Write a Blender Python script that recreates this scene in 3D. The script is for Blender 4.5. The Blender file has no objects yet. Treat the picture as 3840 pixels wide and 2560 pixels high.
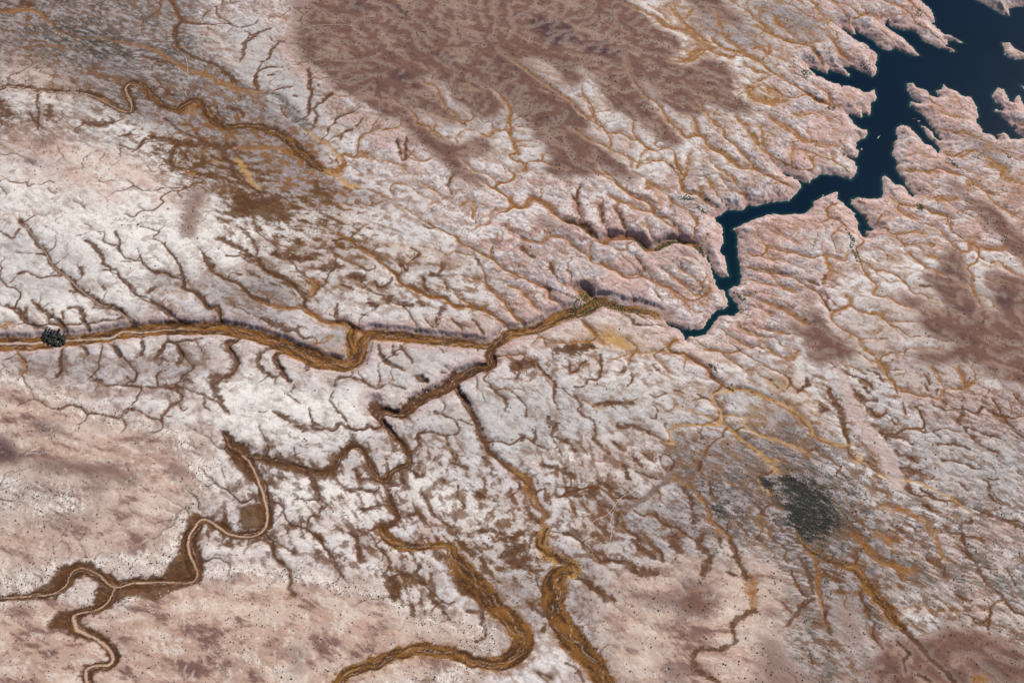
import bpy, math, random, heapq
import numpy as np

# ------------------------------------------------------------------ camera
SC = bpy.context.scene
TILT = math.radians(40.0)                       # away from straight down
CAMP = np.array([0.0, -6900.0, 8200.0])
cam_data = bpy.data.cameras.new("camera")
cam_data.lens = 50.0
cam_data.sensor_width = 36.0
cam_data.clip_start = 10.0
cam_data.clip_end = 200000.0
cam = bpy.data.objects.new("camera", cam_data)
cam.location = CAMP
cam.rotation_euler = (TILT, 0.0, 0.0)
SC.collection.objects.link(cam)
SC.camera = cam

# ------------------------------------------------------------------ sky and sun
SUN_EL = math.radians(43.0)
SUN_AZ = math.radians(38.0)                     # clockwise from +Y (top of the picture) towards +X
world = bpy.data.worlds.new("World")
SC.world = world
world.use_nodes = True
wn = world.node_tree
bg = wn.nodes.get("Background") or wn.nodes.new("ShaderNodeBackground")
sky = wn.nodes.new("ShaderNodeTexSky")
sky.sky_type = 'NISHITA'
sky.sun_disc = False
sky.sun_elevation = SUN_EL
sky.sun_rotation = SUN_AZ
sky.altitude = 2000.0
wn.links.new(sky.outputs[0], bg.inputs[0])
bg.inputs[1].default_value = 0.075
sun_data = bpy.data.lights.new("sun", 'SUN')
sun_data.energy = 4.55
sun_data.angle = math.radians(0.5)
sun_data.color = (1.0, 0.945, 0.87)
sun = bpy.data.objects.new("sun", sun_data)
sun.rotation_euler = (math.pi / 2 - SUN_EL, 0.0, math.pi - SUN_AZ)
SC.collection.objects.link(sun)
SC.view_settings.view_transform = 'Standard'
SC.view_settings.look = 'None'
SC.view_settings.gamma = 1.0
SC.view_settings.use_curve_mapping = False
SC.view_settings.exposure = 0.0
SC.render.engine = 'CYCLES'
SC.cycles.max_bounces = 4
SC.cycles.diffuse_bounces = 2

rng = np.random.default_rng(7)
random.seed(7)
F = np.float32

# ------------------------------------------------------------------ map tools
def to_plane(u, v, z):
    """survey pixel of the aerial photograph -> world x, y at elevation z"""
    a = (u - 1920.0) / 3840.0 * 0.72
    b = (1280.0 - v) / 3840.0 * 0.72
    dy = math.sin(TILT) + b * math.cos(TILT)
    dz = -math.cos(TILT) + b * math.sin(TILT)
    t = (z - CAMP[2]) / dz
    return a * t, CAMP[1] + dy * t

# elevation control points (survey px, py, metres)
ELEV = [(3500,150,10),(3300,500,10),(3150,700,8),(2760,1000,8),(2650,1240,8),(3750,300,12),
 (3000,250,60),(2600,450,95),(3100,520,45),(2900,900,55),(3300,900,65),(3700,900,95),
 (2200,300,165),(1900,150,175),(1500,200,160),(1350,450,130),(2300,600,120),(1700,700,110),
 (2100,800,90),(1300,750,95),(1000,200,125),(600,150,120),(200,100,130),(700,400,100),(0,330,110),
 (1100,550,85),(800,550,90),(500,700,110),(200,700,130),(100,1100,90),(0,1260,62),(500,1230,57),
 (1000,1260,52),(1400,1330,47),(1850,1320,38),(2150,1180,28),(2400,1180,22),(1100,950,95),
 (1700,1000,90),(2200,950,70),(600,1000,110),(500,1450,85),(900,1500,95),(300,1650,130),
 (1400,1500,80),(1650,1420,52),(1480,1700,65),(950,1700,70),(1300,1650,90),(1700,1600,85),(2100,1500,90),
 (2300,1300,75),(2500,1450,75),(2700,1550,80),(2900,1300,85),(3200,1150,120),(3600,1200,135),(3800,1300,140),
 (3300,1500,110),(3700,1700,120),(2700,1800,95),(3000,1800,90),(3300,1900,110),(3700,2100,120),
 (2100,1800,85),(2050,2050,78),(2150,2400,80),(1600,2050,80),(1850,2400,82),(1300,2000,95),
 (1200,2300,130),(600,2250,130),(700,2000,85),(300,2150,90),(400,1800,125),(200,2450,130),
 (2500,2300,135),(3000,2350,125),(3500,2450,140),(2800,2500,135),(1000,2450,125)]
_e = np.array([(to_plane(p[0], p[1], p[2]) + (p[2],)) for p in ELEV])
_eS = 520.0
_K = np.exp(-((_e[:, None, 0]-_e[None, :, 0])**2 + (_e[:, None, 1]-_e[None, :, 1])**2) / (2*_eS**2))
_ew = np.linalg.solve(_K + 0.25*np.eye(len(_e)), _e[:, 2] - 90.0)
def macro(x, y):
    r = np.full(np.shape(x), 90.0)
    for (ex, ey, _), w in zip(_e, _ew):
        r = r + w*np.exp(-((x-ex)**2 + (y-ey)**2) / (2*_eS**2))
    return np.maximum(r, 6.0)

def W(u, v, iters=3, carve=10.0):
    """survey pixel -> world x, y on the macro terrain"""
    u = np.asarray(u, float); v = np.asarray(v, float)
    x, y = to_plane(u, v, 80.0)
    for _ in range(iters):
        z = macro(x, y) - carve
        x, y = to_plane(u, v, z)
    return x, y

TX = {'1': 0, '2': 940, '3': 1900, '4': 2840}
TY = {'A': 0, 'B': 850, 'C': 1700}
def tile(t, pts):
    """local sheet coordinates -> survey pixels; sheets are 1000 px wide, drawn 1823 units wide"""
    k = 1000.0/1823.0
    if t == 'D': return [(p[0]*1.6327, p[1]*1.6327) + tuple(p[2:]) for p in pts]
    ox, oy = TX[t[1]], TY[t[0]]
    return [(ox + p[0]*k, oy + p[1]*k) + tuple(q*k for q in p[2:]) for p in pts]
def P(s):
    """'x y w, x y w' -> tuples"""
    return [tuple(float(q) for q in a.split()) for a in s.split(',')]
# ------------------------------------------------------------------ traced lake shore
LAKE = (tile('A4', P("1115 0,1150 35,1190 65,1205 100,1215 150,1195 158,1180 152,1230 190,1265 225,1280 240,1320 240,1355 265,1415 292,1380 292,1340 275,1300 278,1302 300,1280 315,1330 332,1362 350,1320 355,1280 330,1230 325,1190 300,1150 290,1125 270,1120 250,1090 225,1060 210,1000 205,960 200,920 185,885 155,873 165,880 185,920 210,965 240,1000 265,1040 300,1065 325,1085 345,1107 378,1085 382,1040 375,1000 355,960 340,925 330,910 345,870 340,830 320,810 290,780 265,740 250,700 225,668 203,672 235,650 235,620 215,585 190,570 195,600 215,640 245,680 280,715 295,750 300,775 335,800 355,822 375,820 410,805 440,820 470,815 495,785 525,750 505,720 495,680 475,640 458,610 455,585 460,610 485,630 505,625 525,600 510,560 495,520 490,485 470,480 508,460 495,420 480,375 465,345 458,375 485,400 520,440 525,475 548,510 560,560 575,575 595,600 580,650 590,690 605,735 635,775 625,800 610,808 630,818 660,805 685,780 700,775 745,765 790,735 775,715 760,715 800,700 805,670 790,640 780,600 770,625 795,650 820,665 850,700 875,725 885,752 885,755 915,735 940,700 955,680 975,672 1000,680 1020,695 1030,690 1060,675 1080,640 1075,610 1062,600 1070,640 1085,665 1105,680 1140,678 1180,655 1215,635 1228,600 1215,560 1200,535 1190,500 1195,440 1188,410 1205,380 1225,360 1250,320 1245,280 1225,240 1210,200 1185,165 1178,190 1200,240 1215,275 1230,295 1255,300 1280,280 1305,255 1340,210 1370,150 1375,100 1380,50 1390,0 1405"))
 + tile('A3', P("1660 1410,1650 1405,1620 1430,1590 1440,1560 1435,1510 1432,1490 1450,1465 1470,1420 1490,1440 1520,1465 1535,1475 1560"))
 + tile('B3', P("1480 60,1480 110,1455 150,1460 180,1490 195,1500 240,1510 300,1518 340,1490 345,1450 340,1425 310,1410 270,1390 230,1360 190,1370 225,1385 250,1400 280,1405 320,1425 360,1430 400,1455 425,1495 445,1500 480,1510 500,1515 540,1490 560,1440 570,1400 600,1380 640,1340 695,1300 705,1240 700,1180 690,1130 670,1080 645,1110 678,1170 700,1195 715,1215 745,1232 790,1240 748,1310 745,1350 735,1380 710,1400 680,1430 640,1460 610,1510 600,1550 612,1580 590,1590 560,1570 520,1545 490,1520 460,1512 435,1540 415,1590 395,1605 350,1595 290,1590 240,1580 200,1575 120,1578 60,1562 20"))
 + tile('A3', P("1545 1568,1590 1545,1640 1520,1690 1500"))
 + tile('A4', P("60 1470,120 1462,180 1468,250 1462,320 1455,350 1440,380 1410,385 1380,430 1350,480 1330,520 1315,550 1310,548 1360,580 1385,620 1420,660 1450,670 1490,700 1530,682 1530,690 1568"))
 + tile('B4', P("700 30,715 65,745 70,735 25,770 30,800 22,770 0"))
 + tile('A4', P("750 1530,740 1490,710 1460,670 1420,635 1390,645 1360,680 1348,740 1358,790 1358,855 1350,860 1310,855 1250,852 1210,875 1195,900 1220,940 1255,990 1265,1020 1290,1040 1330,1065 1350,1072 1330,1040 1300,1010 1260,1000 1230,970 1190,950 1150,960 1120,940 1080,920 1050,935 1020,930 980,955 950,945 900,955 870,990 852,1030 860,1060 890,1080 910,1120 950,1150 990,1190 995,1215 1020,1240 1050,1247 1010,1220 980,1180 950,1155 925,1150 900,1118 853,1150 865,1190 895,1215 930,1240 962,1257 960,1235 920,1200 875,1165 835,1150 800,1120 775,1080 750,1045 725,1045 690,1080 705,1130 700,1090 690,1050 660,1025 610,1025 570,1070 570,1090 600,1130 605,1160 620,1170 640,1225 670,1245 660,1220 630,1225 615,1265 610,1268 575,1300 600,1370 625,1395 655,1465 662,1470 690,1495 720,1505 760,1515 800,1495 810,1500 840,1535 880,1545 910,1600 920,1650 955,1640 920,1680 905,1710 915,1730 950,1790 950,1815 942,1820 940,1780 905,1740 860,1700 820,1660 780,1625 760,1625 745,1660 755,1680 765,1675 740,1640 710,1605 665,1610 640,1640 600,1680 605,1700 640,1725 690,1760 705,1765 660,1790 650,1823 720,1880 790,2000 700,2150 800,2400 500,2400 200,2150 60,1900 30,1823 42,1760 48,1720 60,1720 105,1680 100,1640 80,1590 45,1540 20,1500 0,1400 -60,1300 -160,1100 -120,1060 -60")))
ISLANDS = [tile('A4', P("1672 290,1700 292,1730 295,1745 320,1780 340,1823 365,1860 390,1823 402,1760 405,1720 395,1690 375,1690 345")),
           tile('A4', P("1803 580,1823 590,1860 615,1823 607")),
           tile('A4', P("1096 822,1108 820,1112 836,1100 840")),
           tile('A4', P("705 1015,720 1012,716 1028,704 1030")),
           tile('A4', P("444 1330,456 1330,455 1340,446 1340"))]
POND = tile('A3', P("1605 -5,1640 -5,1668 20,1650 42,1625 30"))

# ------------------------------------------------------------------ traced washes: (sheet, kind, depth, group, points "x y width")
# kinds: o ochre, b brown, t tan, v dark brush, g grey brown
LN = []
def L(t, kind, pts, depth=None, bed=None, thread=0):
    LN.append((t, kind, tile(t, P(pts)), depth, bed, thread))
# main wash and canyon to the lake
MAIN = (tile('B1', P("-200 815 100,0 800 105,150 800 95,350 785 90,450 775 80,600 765 85,800 730 90,950 710 95,1100 695 100,1300 695 100,1500 695 95,1650 720 90,1800 760 85"))
 + tile('B2', P("250 820 100,350 865 110,450 910 120,550 935 110,650 945 100,720 910 90,750 850 80,760 790 75,800 745 70,850 735 70,1000 745 75,1150 765 65,1300 780 60,1450 795 55,1580 810 45,1640 815 50,1700 780 70,1760 740 75"))
 + tile('B3', P("60 725 70,160 705 70,250 670 75,350 615 80,450 580 85,530 560 90,590 525 80,630 505 60,700 520 50,800 550 50,900 565 50,1000 600 45,1080 640 40,1130 672 30")))
LN.append(('B', 'o', MAIN, 26, 0, 2))
L('B3','o',"600 510 60,545 465 80,520 430 50",50)
LN.append(('B', 'b', tile('B2', P("1640 820 50,1640 880 50,1650 935 55,1610 960 60,1540 975 60,1450 1010 70,1380 1060 75,1310 1110 70,1220 1150 65,1130 1200 70,1080 1240 75,1040 1285 60,980 1280 55,920 1265 55,880 1300 40,900 1340 35,940 1380 32,990 1440 30,1040 1500 28,1075 1560 28"))
 + tile('C2', P("1095 40 28,1070 80 35,1000 105 36,960 130 32,920 185 32,880 190 30,850 150 28,830 90 26,800 40 24,765 0 22"))
 + tile('B2', P("740 1520 30,690 1510 28,640 1540 28")) + tile('C2', P("595 30 30,580 80 35,555 125 42,500 130 40,400 115 35,300 85 35,200 60 35,100 35 38,20 15 35")), 20, 1, 1))
L('B2','b',"880 1290 50,850 1240 80,840 1205 50",24)
LN.append(('C', 'b', tile('B1', P("1545 1415 30,1575 1480 50,1620 1540 80")) + tile('C1', P("1680 50 60,1730 130 50,1775 200 48,1800 280 42,1815 380 42,1828 470 42,1800 530 45,1700 560 42,1600 555 40,1500 500 42,1420 455 38,1370 455 40,1330 510 50,1290 570 60,1290 640 70,1310 700 80,1330 780 80,1330 850 50,1250 880 40,1150 880 45,1000 885 50,880 895 50,800 915 45,740 880 50,680 830 45,600 800 60,530 800 70,480 830 70,440 900 55,380 950 45,300 970 35,150 980 30,0 990 30,-150 1000 30")), 16, 2, 1))
L('C1','b',"800 915 40,770 960 45,720 1030 55,620 1075 45,520 1095 50,500 1140 65,540 1200 60,620 1240 45,700 1280 45,760 1340 50,780 1400 50,730 1450 50,650 1460 45,600 1480 50,590 1520 50,610 1568 45,640 1650 45",14,2,1)
L('C1','b',"1220 800 120,1180 850 100",4); L('C1','b',"700 960 90,700 1010 80",4); L('C1','b',"1000 920 60,900 930 70",4); L('C1','b',"440 1110 90,400 1170 60,460 1190 50",4); L('C1','b',"440 800 60,400 880 50",4)
L('B3','o',"250 670 60,350 615 70,450 580 75,530 560 80,590 530 70,620 500 60,700 520 46,800 550 46,900 565 46,1000 600 40,1080 640 36",46)
L('B2','o',"900 745 60,1150 765 60,1300 780 56,1450 795 50,1580 810 42",34)
L('B2','b',"1540 975 50,1450 1010 60,1380 1060 60,1310 1110 60,1220 1150 55,1130 1200 60",30)
# straight wash and wide yellow wash
LN.append(('B', 'b', tile('B2', P("1400 1090 35,1440 1160 38,1490 1240 40,1530 1320 42,1570 1400 45,1600 1480 45,1620 1540 36")) + tile('C2', P("1700 40 22,1760 90 25")), 16, None, 1))
LN.append(('C', 'o', tile('C3', P("-20 70 22,60 115 30,130 165 35,150 200 30,135 250 30,180 310 30,230 355 25,260 410 22,255 470 25,265 515 40")), 12, None, 0))
L('C3','t',"265 515 45,240 570 70,230 620 70,270 680 65,350 720 65,430 750 70,480 790 50,450 830 50",10,3,0)
L('C3','o',"430 800 70,350 830 110,320 900 150,320 970 150,320 1050 120,350 1120 140,400 1200 150,460 1290 160,530 1370 150,600 1450 140,650 1540 120,700 1640 110",14,3,2)
L('C2','b',"1010 105 20,1020 130 25,1040 190 30,1020 205 40,950 215 40,930 250 35,945 320 35,970 380 35,1000 440 35,960 480 45,890 500 50",14)
L('C2','o',"890 500 50,930 580 65,1000 620 65,1100 640 60,1200 640 50,1300 625 50,1370 650 60,1400 720 90,1450 800 130,1520 880 150,1600 970 140,1680 1060 120,1770 1130 120,1850 1230 130,1860 1320 140,1790 1400 120,1690 1440 100,1570 1430 90,1450 1390 90,1330 1350 90,1200 1340 90,1080 1350 80,960 1390 80,860 1430 90,760 1460 80,660 1500 80,600 1568 70,540 1640 60",14,4,2)
# top left winding wash
LN.append(('A', 'b', tile('A1', P("-120 650 30,0 610 30,80 590 30,180 600 30,300 620 30,420 635 30,540 630 30,640 650 45,720 690 50,800 740 50,870 770 45,915 750 42,900 700 45,870 640 55,860 595 50,900 565 40,970 590 45,1020 640 50,1080 700 50,1150 740 50,1230 745 60,1290 700 55,1340 690 45,1400 740 50,1440 800 55,1490 850 60,1560 880 60,1650 865 55,1720 868 55")) + tile('A2', P("60 880 60,130 900 60,200 930 62,290 990 70,350 1050 75,410 1110 65,480 1160 50")), 12, 5, 1))
L('A1','o',"1230 750 30,1290 740 60,1330 720 40,1320 780 35,1270 770 30",3)
L('A1','o',"1340 700 18,1410 770 20,1450 840 22,1520 895 22,1610 870 22,1700 850 18",3)
L('A2','o',"480 1160 40,560 1180 36,620 1160 35,635 1110 28,620 1065 28,660 1060 22,720 1080 25,760 1055 40,830 1085 22,920 1105 18,1020 1130 18,1060 1160 22,1085 1195 12",8)
L('A2','t',"500 1165 20,600 1210 30,680 1270 35,740 1280 30",4)
L('A2','v',"60 640 20,180 660 35,240 730 55,300 790 60,360 850 55,400 890 35",6)
L('A2','t',"370 870 20,410 910 24,470 960 22,530 990 20,580 1050 18,620 1095 18",5)
L('A1','o',"-80 100 20,0 90 20,100 80 36,180 65 36,260 90 25,330 150 22,420 220 22,520 255 20,700 270 22,820 290 24,940 315 26,1060 350 26,1150 400 28,1230 450 30,1300 485 36,1400 510 36,1500 560 38,1600 600 40,1700 630 40,1823 635 30",6,None,1)
L('A1','b',"1150 -40 10,1150 0 12,1200 70 18,1235 140 25,1200 200 28,1195 270 32,1230 340 24,1330 400 22,1450 440 25,1530 490 35,1600 560 30",7)
L('A1','b',"1240 160 12,1340 165 12,1450 175 10,1550 165 12,1640 190 12,1740 170 10,1760 145 6",4)
L('A2','b',"0 250 18,60 225 20,160 195 8",4)
L('A1','b',"1640 430 10,1665 370 20,1670 310 28,1710 270 24,1750 240 18,1823 210 18",5)
L('A2','b',"70 430 12,120 410 14,145 350 20,190 300 18,240 285 6",4); L('A2','b',"60 600 12,40 540 14,50 490 14,120 470 12,220 465 8",4)
L('A2','b',"180 615 12,230 605 18,290 595 14",3)
L('A1','b',"1390 130 6,1400 100 10,1440 80 10,1500 72 6",3); L('A1','b',"1760 610 14,1740 560 16,1755 500 14,1790 440 10",4)
L('A1','b',"900 1040 14,940 1020 16,980 970 22,1060 945 28,1150 960 40,1230 985 50,1330 995 48,1420 995 50,1500 1010 55,1600 1000 40",7)
L('A1','o',"1600 1000 28,1700 1030 24,1823 1020 32",6); L('A2','o',"50 1025 30,90 1015 28,200 1020 26,290 1060 30,370 1100 40",6)
L('A1','b',"1180 1170 30,1165 1080 25,1190 1020 32,1230 985 30",5); L('A1','b',"1395 985 25,1380 965 18,1300 930 18,1230 900 18,1180 860 18,1120 810 14",4)
L('A1','b',"1500 1020 40,1560 1100 36,1600 1190 34,1650 1240 20,1760 1310 16,1800 1350 12",3)
L('A1','b',"1380 965 20,1340 920 14",3); L('A1','b',"1290 1100 16,1270 1050 24,1300 1010 30",3)
L('A1','b',"810 990 10,860 1010 12,920 1035 14",3); L('A1','b',"1350 980 10,1400 950 14",3)
# brown patches top left
L('A1','b',"570 830 40,650 850 50,760 850 45",1); L('A1','b',"820 940 24,890 920 28",1); L('A1','b',"1640 1330 90,1680 1400 110,1660 1450 90",1); L('A1','b',"1700 1420 60,1800 1390 80,1900 1350 60",1)
L('A1','b',"10 700 50,30 770 60,60 800 40",3); L('A1','b',"260 620 8,250 700 14,265 770 16,260 840 18,265 900 8",3); L('A1','b',"210 780 18,240 840 18,300 880 8",2)
L('A1','b',"330 740 50,340 800 44",1); L('A1','b',"130 1510 30,170 1540 40",2); L('A1','b',"170 30 60,220 45 30",1)
L('A1','b',"960 380 14,1080 420 24,1160 440 12",1); L('A1','b',"1140 640 34,1180 650 30",1); L('A1','b',"1560 740 30,1640 760 30,1670 800 20",1); L('A1','b',"1480 730 14,1500 790 14,1570 840 12",2)
L('A1','o',"340 310 24,400 325 28,470 340 12",1); L('A1','o',"640 490 10,720 520 18,800 560 14",2); L('A1','o',"360 600 8,355 560 8,370 520 6",2)
L('A1','t',"1620 1100 30,1680 1180 44,1740 1270 26,1780 1300 12",1); L('A1','o',"1260 1180 24,1330 1190 30",1)
# straight gully and neighbours, mid left
L('B1','b',"100 60 12,130 20 16",3); L('B1','b',"-40 20 14,40 60 14,90 85 14,130 20 12",3)
L('B1','b',"160 -20 20,200 30 22,240 95 25,290 150 28,330 210 28,370 280 28,440 330 32,510 400 35,570 450 35,640 500 38,700 540 42,790 565 36,850 610 25,900 650 20,960 690 18",9,None,1)
L('B1','b',"130 320 28,190 310 12,230 335 8,285 355 12,350 340 14,430 335 15",4); L('B1','b',"110 180 6,180 185 8,300 190 10",3); L('B1','b',"480 450 22,560 455 15",3); L('B1','b',"640 560 12,740 560 18",3)
L('B1','b',"580 100 24,650 140 28,690 200 26,712 260 22,760 290 14,800 300 16,820 350 16,900 410 30,930 460 20,1020 495 16,1060 530 20,1130 570 28,1190 620 28,1220 650 22",6)
L('B1','b',"700 295 16,780 300 14",2); L('B1','b',"560 290 40,580 330 24",1); L('B1','b',"700 420 24,720 430 20",1); L('B1','b',"1020 450 22,1050 420 26",1)
L('B1','b',"700 100 6,790 140 10,830 170 12",2); L('B1','b',"790 40 20,820 90 10,820 170 8",2)
L('B1','b',"960 0 8,1050 25 10,1090 40 8,1050 80 10,1110 110 10,1150 160 14,1210 230 16,1240 310 18,1260 380 24,1258 430 18,1330 445 22,1380 490 26,1400 530 30,1440 560 35,1480 545 25,1500 600 22,1512 650 22",6)
L('B1','b',"940 150 5,970 230 10,1010 280 10,1060 310 14,1130 320 14,1180 350 14,1240 355 12",4); L('B1','b',"830 240 8,920 240 8,965 200 6",2)
L('B1','b',"1390 180 16,1435 260 40,1490 330 18,1560 370 18,1620 380 18,1680 440 22,1730 490 30,1823 520 30",6); L('B1','b',"1560 355 8,1580 320 8,1650 330 14",2)
L('B2','o',"80 520 25,150 548 25,250 560 30,350 555 35,400 590 35,460 630 35,530 660 40,620 662 40,700 690 40,760 730 40",7)
L('B2','b',"-80 180 10,0 210 16,40 215 20,80 260 18,100 300 18,170 340 14,230 360 14,290 400 16,340 450 18,372 480 22,365 545 22",5); L('B2','b',"20 120 6,50 160 14,40 215 16",3)
L('B1','b',"1500 80 40,1600 130 36,1680 180 30,1760 220 20,1800 290 18",4); L('B1','b',"1550 205 14,1640 205 12,1700 240 20,1780 235 14",3)
L('B2','o',"560 760 30,500 800 20,440 800 14",1); L('B2','o',"440 370 40,420 440 30,380 500 20",1); L('B2','o',"700 700 50,690 780 60,680 870 50",2,0)
L('B2','b',"80 640 40,180 680 50,260 720 40,330 700 30",1); L('B2','b',"310 715 20,360 770 24,420 770 16",2); L('B2','b',"590 530 16,590 600 24,600 650 22",3)
# gullies south of the main wash
L('B1','b',"1640 750 24,1620 780 30,1560 810 40,1575 860 35,1612 920 38,1600 990 50,1560 1030 50,1480 1040 60,1460 1090 60,1490 1150 42,1510 1190 36,1440 1180 22,1380 1150 20,1300 1120 18,1220 1095 20,1160 1110 18,1080 1100 18,1000 1095 16,900 1090 18,800 1085 18,740 1090 26,680 1060 34,640 1055 26",9)
L('B1','b',"1490 1195 20,1530 1240 25,1570 1285 12",3); L('B1','b',"1400 1170 16,1400 1230 14,1440 1260 8",2)
L('B1','b',"1210 1095 14,1200 1120 14,1240 1165 20,1220 1200 20,1150 1240 22,1100 1310 22,1030 1310 18,960 1270 18,880 1250 22,820 1310 18,700 1285 18,600 1275 18,560 1240 20,490 1220 20,400 1250 14,330 1230 10,270 1190 10,200 1190 8,120 1230 6",5,None,1)
L('B1','b',"600 1280 12,580 1330 8,520 1360 6",2); L('B1','b',"840 1320 12,860 1370 10,830 1410 8",2); L('B1','b',"1105 1320 12,1110 1385 8,1000 1415 6",2); L('B1','b',"1230 1230 10,1250 1265 10,1290 1240 6",2); L('B1','b',"1120 1295 10,1190 1305 10",2)
for q in ("1390 770 16,1280 785 18,1200 800 20,1130 800 20,1110 850 28,1060 910 26","1210 810 18,1240 870 30,1225 940 40","975 790 15,980 850 25,940 900 28","780 810 20,820 890 34","560 810 25,600 880 28","120 840 14,160 940 18,190 990 22,140 1010 20","430 840 12,412 920 20,420 980 22,390 1030 18","930 1000 14,920 1070 10,870 1030 8","1070 1020 14,1080 1090 8","1250 1030 40,1300 1060 30","970 1080 8,970 1120 12","1110 900 20,1150 930 10"):
    L('B1','b' if '1210' in q or '120 8' not in q else 'o',q,4)
for q in ("50 540 26,140 590 28,170 640 32,220 680 32,310 700 26","220 510 22,290 570 28,350 620 28,420 670 28,465 720 20","470 560 18,550 570 32,570 640 28,600 690 24,612 715 20","180 560 22,190 620 20","360 570 16,370 610 16","430 590 14,440 640 12","340 670 18,500 680 16,700 655 18,850 635 16"):
    L('B1','b',q,4)
L('B1','o',"0 700 30,60 680 40,110 690 20",2)
for q in ("140 820 25,50 890 32,60 950 28,110 1010 28,170 1030 18","230 850 25,170 910 36,210 990 34,270 1060 28","390 940 30,385 985 28","580 1100 18,590 1050 24,680 1040 18,760 1060 18,820 1100 16,870 1115 16,930 1080 14,990 1090 14,1060 1120 14","870 1110 10,885 1040 12,870 990 8","150 1265 18,230 1300 40,310 1350 38,380 1380 40,480 1375 28,550 1390 22,610 1350 22,690 1390 18,770 1390 18,800 1360 16,850 1385 16,900 1360 14","400 1240 10,420 1330 20,490 1370 18","540 1190 14,590 1260 18,640 1310 14,680 1370 14","1160 1500 20,1150 1430 18,1210 1410 14,1280 1420 16,1330 1430 18,1420 1410 18,1420 1380 14,1390 1320 14,1320 1300 18,1260 1280 22","1340 1440 14,1350 1500 22","1390 1320 10,1450 1330 12,1530 1360 14","1630 1100 12,1700 1150 18,1750 1200 24,1758 1230 16","250 1150 12,340 1210 10","60 1360 10,90 1440 12,130 1510 12","870 820 16,890 880 26,920 920 34,960 950 30,1050 990 26","980 800 10,970 870 20,1000 890 14","1020 820 12,1060 880 14,1110 930 18","1290 830 8,1320 870 14","1550 820 8,1550 860 12","1160 1040 60,1200 1070 30","1330 960 14,1360 990 8","1300 1010 20,1340 1010 14"):
    L('B2','b',q,4)
L('C2','b',"380 130 30,420 170 36,440 240 32,480 310 20,520 355 16,480 390 18,470 435 16,400 440 12,380 510 10,260 490 8",5)
for q in ("0 590 14,120 600 18,150 650 24,160 710 26,230 760 20,270 810 20,280 870 22,265 920 22,300 980 26","380 510 12,440 560 14,490 620 16,550 700 24,580 770 18,640 850 12","120 580 12,200 620 8,290 680 14","810 530 30,760 550 30,730 580 30,740 650 26,740 710 26,745 740 24","820 530 20,870 500 24,910 500 24","700 560 14,670 540 10,720 580 16","730 500 14,750 540 14","820 550 12,870 640 16,930 710 16,960 760 14","960 760 14,920 830 30,970 900 60,980 970 50,980 1010 24","1080 660 12,1130 740 18,1150 780 24,1100 830 26,1030 830 30","1100 840 16,1160 880 20,1230 900 22","1230 830 20,1240 920 44,1240 1000 40,1300 1050 36,1340 1110 26,1360 1140 14","1480 900 20,1530 970 24,1570 1040 34,1580 1120 26,1600 1220 18,1610 1260 14","1480 1080 26,1560 1080 22","1540 1280 26,1600 1270 14","680 250 24,760 250 22,840 265 16,880 240 12","320 310 14,380 320 16,470 320 12","1300 720 18,1290 680 14","1400 870 50,1440 920 50,1500 980 24","730 110 40,740 160 30","770 180 30,830 170 20"):
    L('C2','b',q,4)
for q in ("1170 280 16,1220 340 22,1240 400 18,1300 460 16,1380 510 14","1420 220 12,1420 300 14,1470 380 14","1550 280 44,1600 300 24","1080 100 20,1140 150 40,1180 150 20","1580 30 14,1650 80 14,1640 150 10","1380 70 18,1480 110 30","1560 540 36,1660 530 30,1720 560 26,1780 580 16","1730 700 40,1800 740 50,1823 760 40","1100 420 40,1170 430 30","760 380 20,850 380 16","1370 0 20,1400 50 14","1320 180 24,1330 210 20","1260 30 14,1230 70 12","1500 250 10,1640 320 14,1700 330 10"):
    L('C2','b',q,3)
# centre: diagonal tan wash
L('B2','o',"500 0 10,640 70 14,720 130 14,800 170 16,880 230 18,950 290 18,1020 370 22,1090 420 22,1170 460 24,1240 480 26,1320 490 26,1370 530 24,1430 555 20,1500 540 18,1560 570 18,1590 550 18,1610 590 14,1700 640 14,1740 700 14",6)
for q in ("1230 20 20,1310 30 16,1400 70 16,1450 115 16,1530 160 16,1600 205 18,1680 240 16,1730 290 14,1823 330 12","1650 140 12,1640 200 10","1400 460 16,1450 510 16,1520 530 16","1580 370 18,1640 430 18,1700 490 18,1760 560 18,1820 640 18"):
    L('B2','o',q,5)
for q in ("1520 640 14,1560 690 18,1600 740 14","1190 640 12,1250 700 12","1380 640 14,1450 710 16","1270 630 14,1270 700 10","740 270 12,800 300 16,850 290 14,850 270 10","770 420 10,850 460 14,940 480 10","850 370 18,870 420 18,940 400 16,970 350 14","1020 260 20,1070 300 20","160 180 40,200 210 30","250 210 50,330 220 50,400 220 40","500 290 60,600 270 50","700 340 50,770 370 40","610 400 16,710 430 20","820 530 50,850 560 40","1030 530 40,1110 550 30","1150 520 30,1180 540 20","1320 560 40,1300 600 30","1100 150 10,1160 190 20,1110 230 14","1180 330 14,1190 400 20,1220 440 12","1330 380 12,1350 430 10","560 100 18,640 90 14","440 160 8,600 145 8,700 150 8","940 520 50,950 480 30","760 600 20,800 620 18","1240 330 30,1300 340 20","1320 260 30,1290 330 20","1560 260 20,1550 230 24"):
    L('B2','b',q,2)
L('B2','b',"1230 20 16,1180 -10 12",2)
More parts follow.
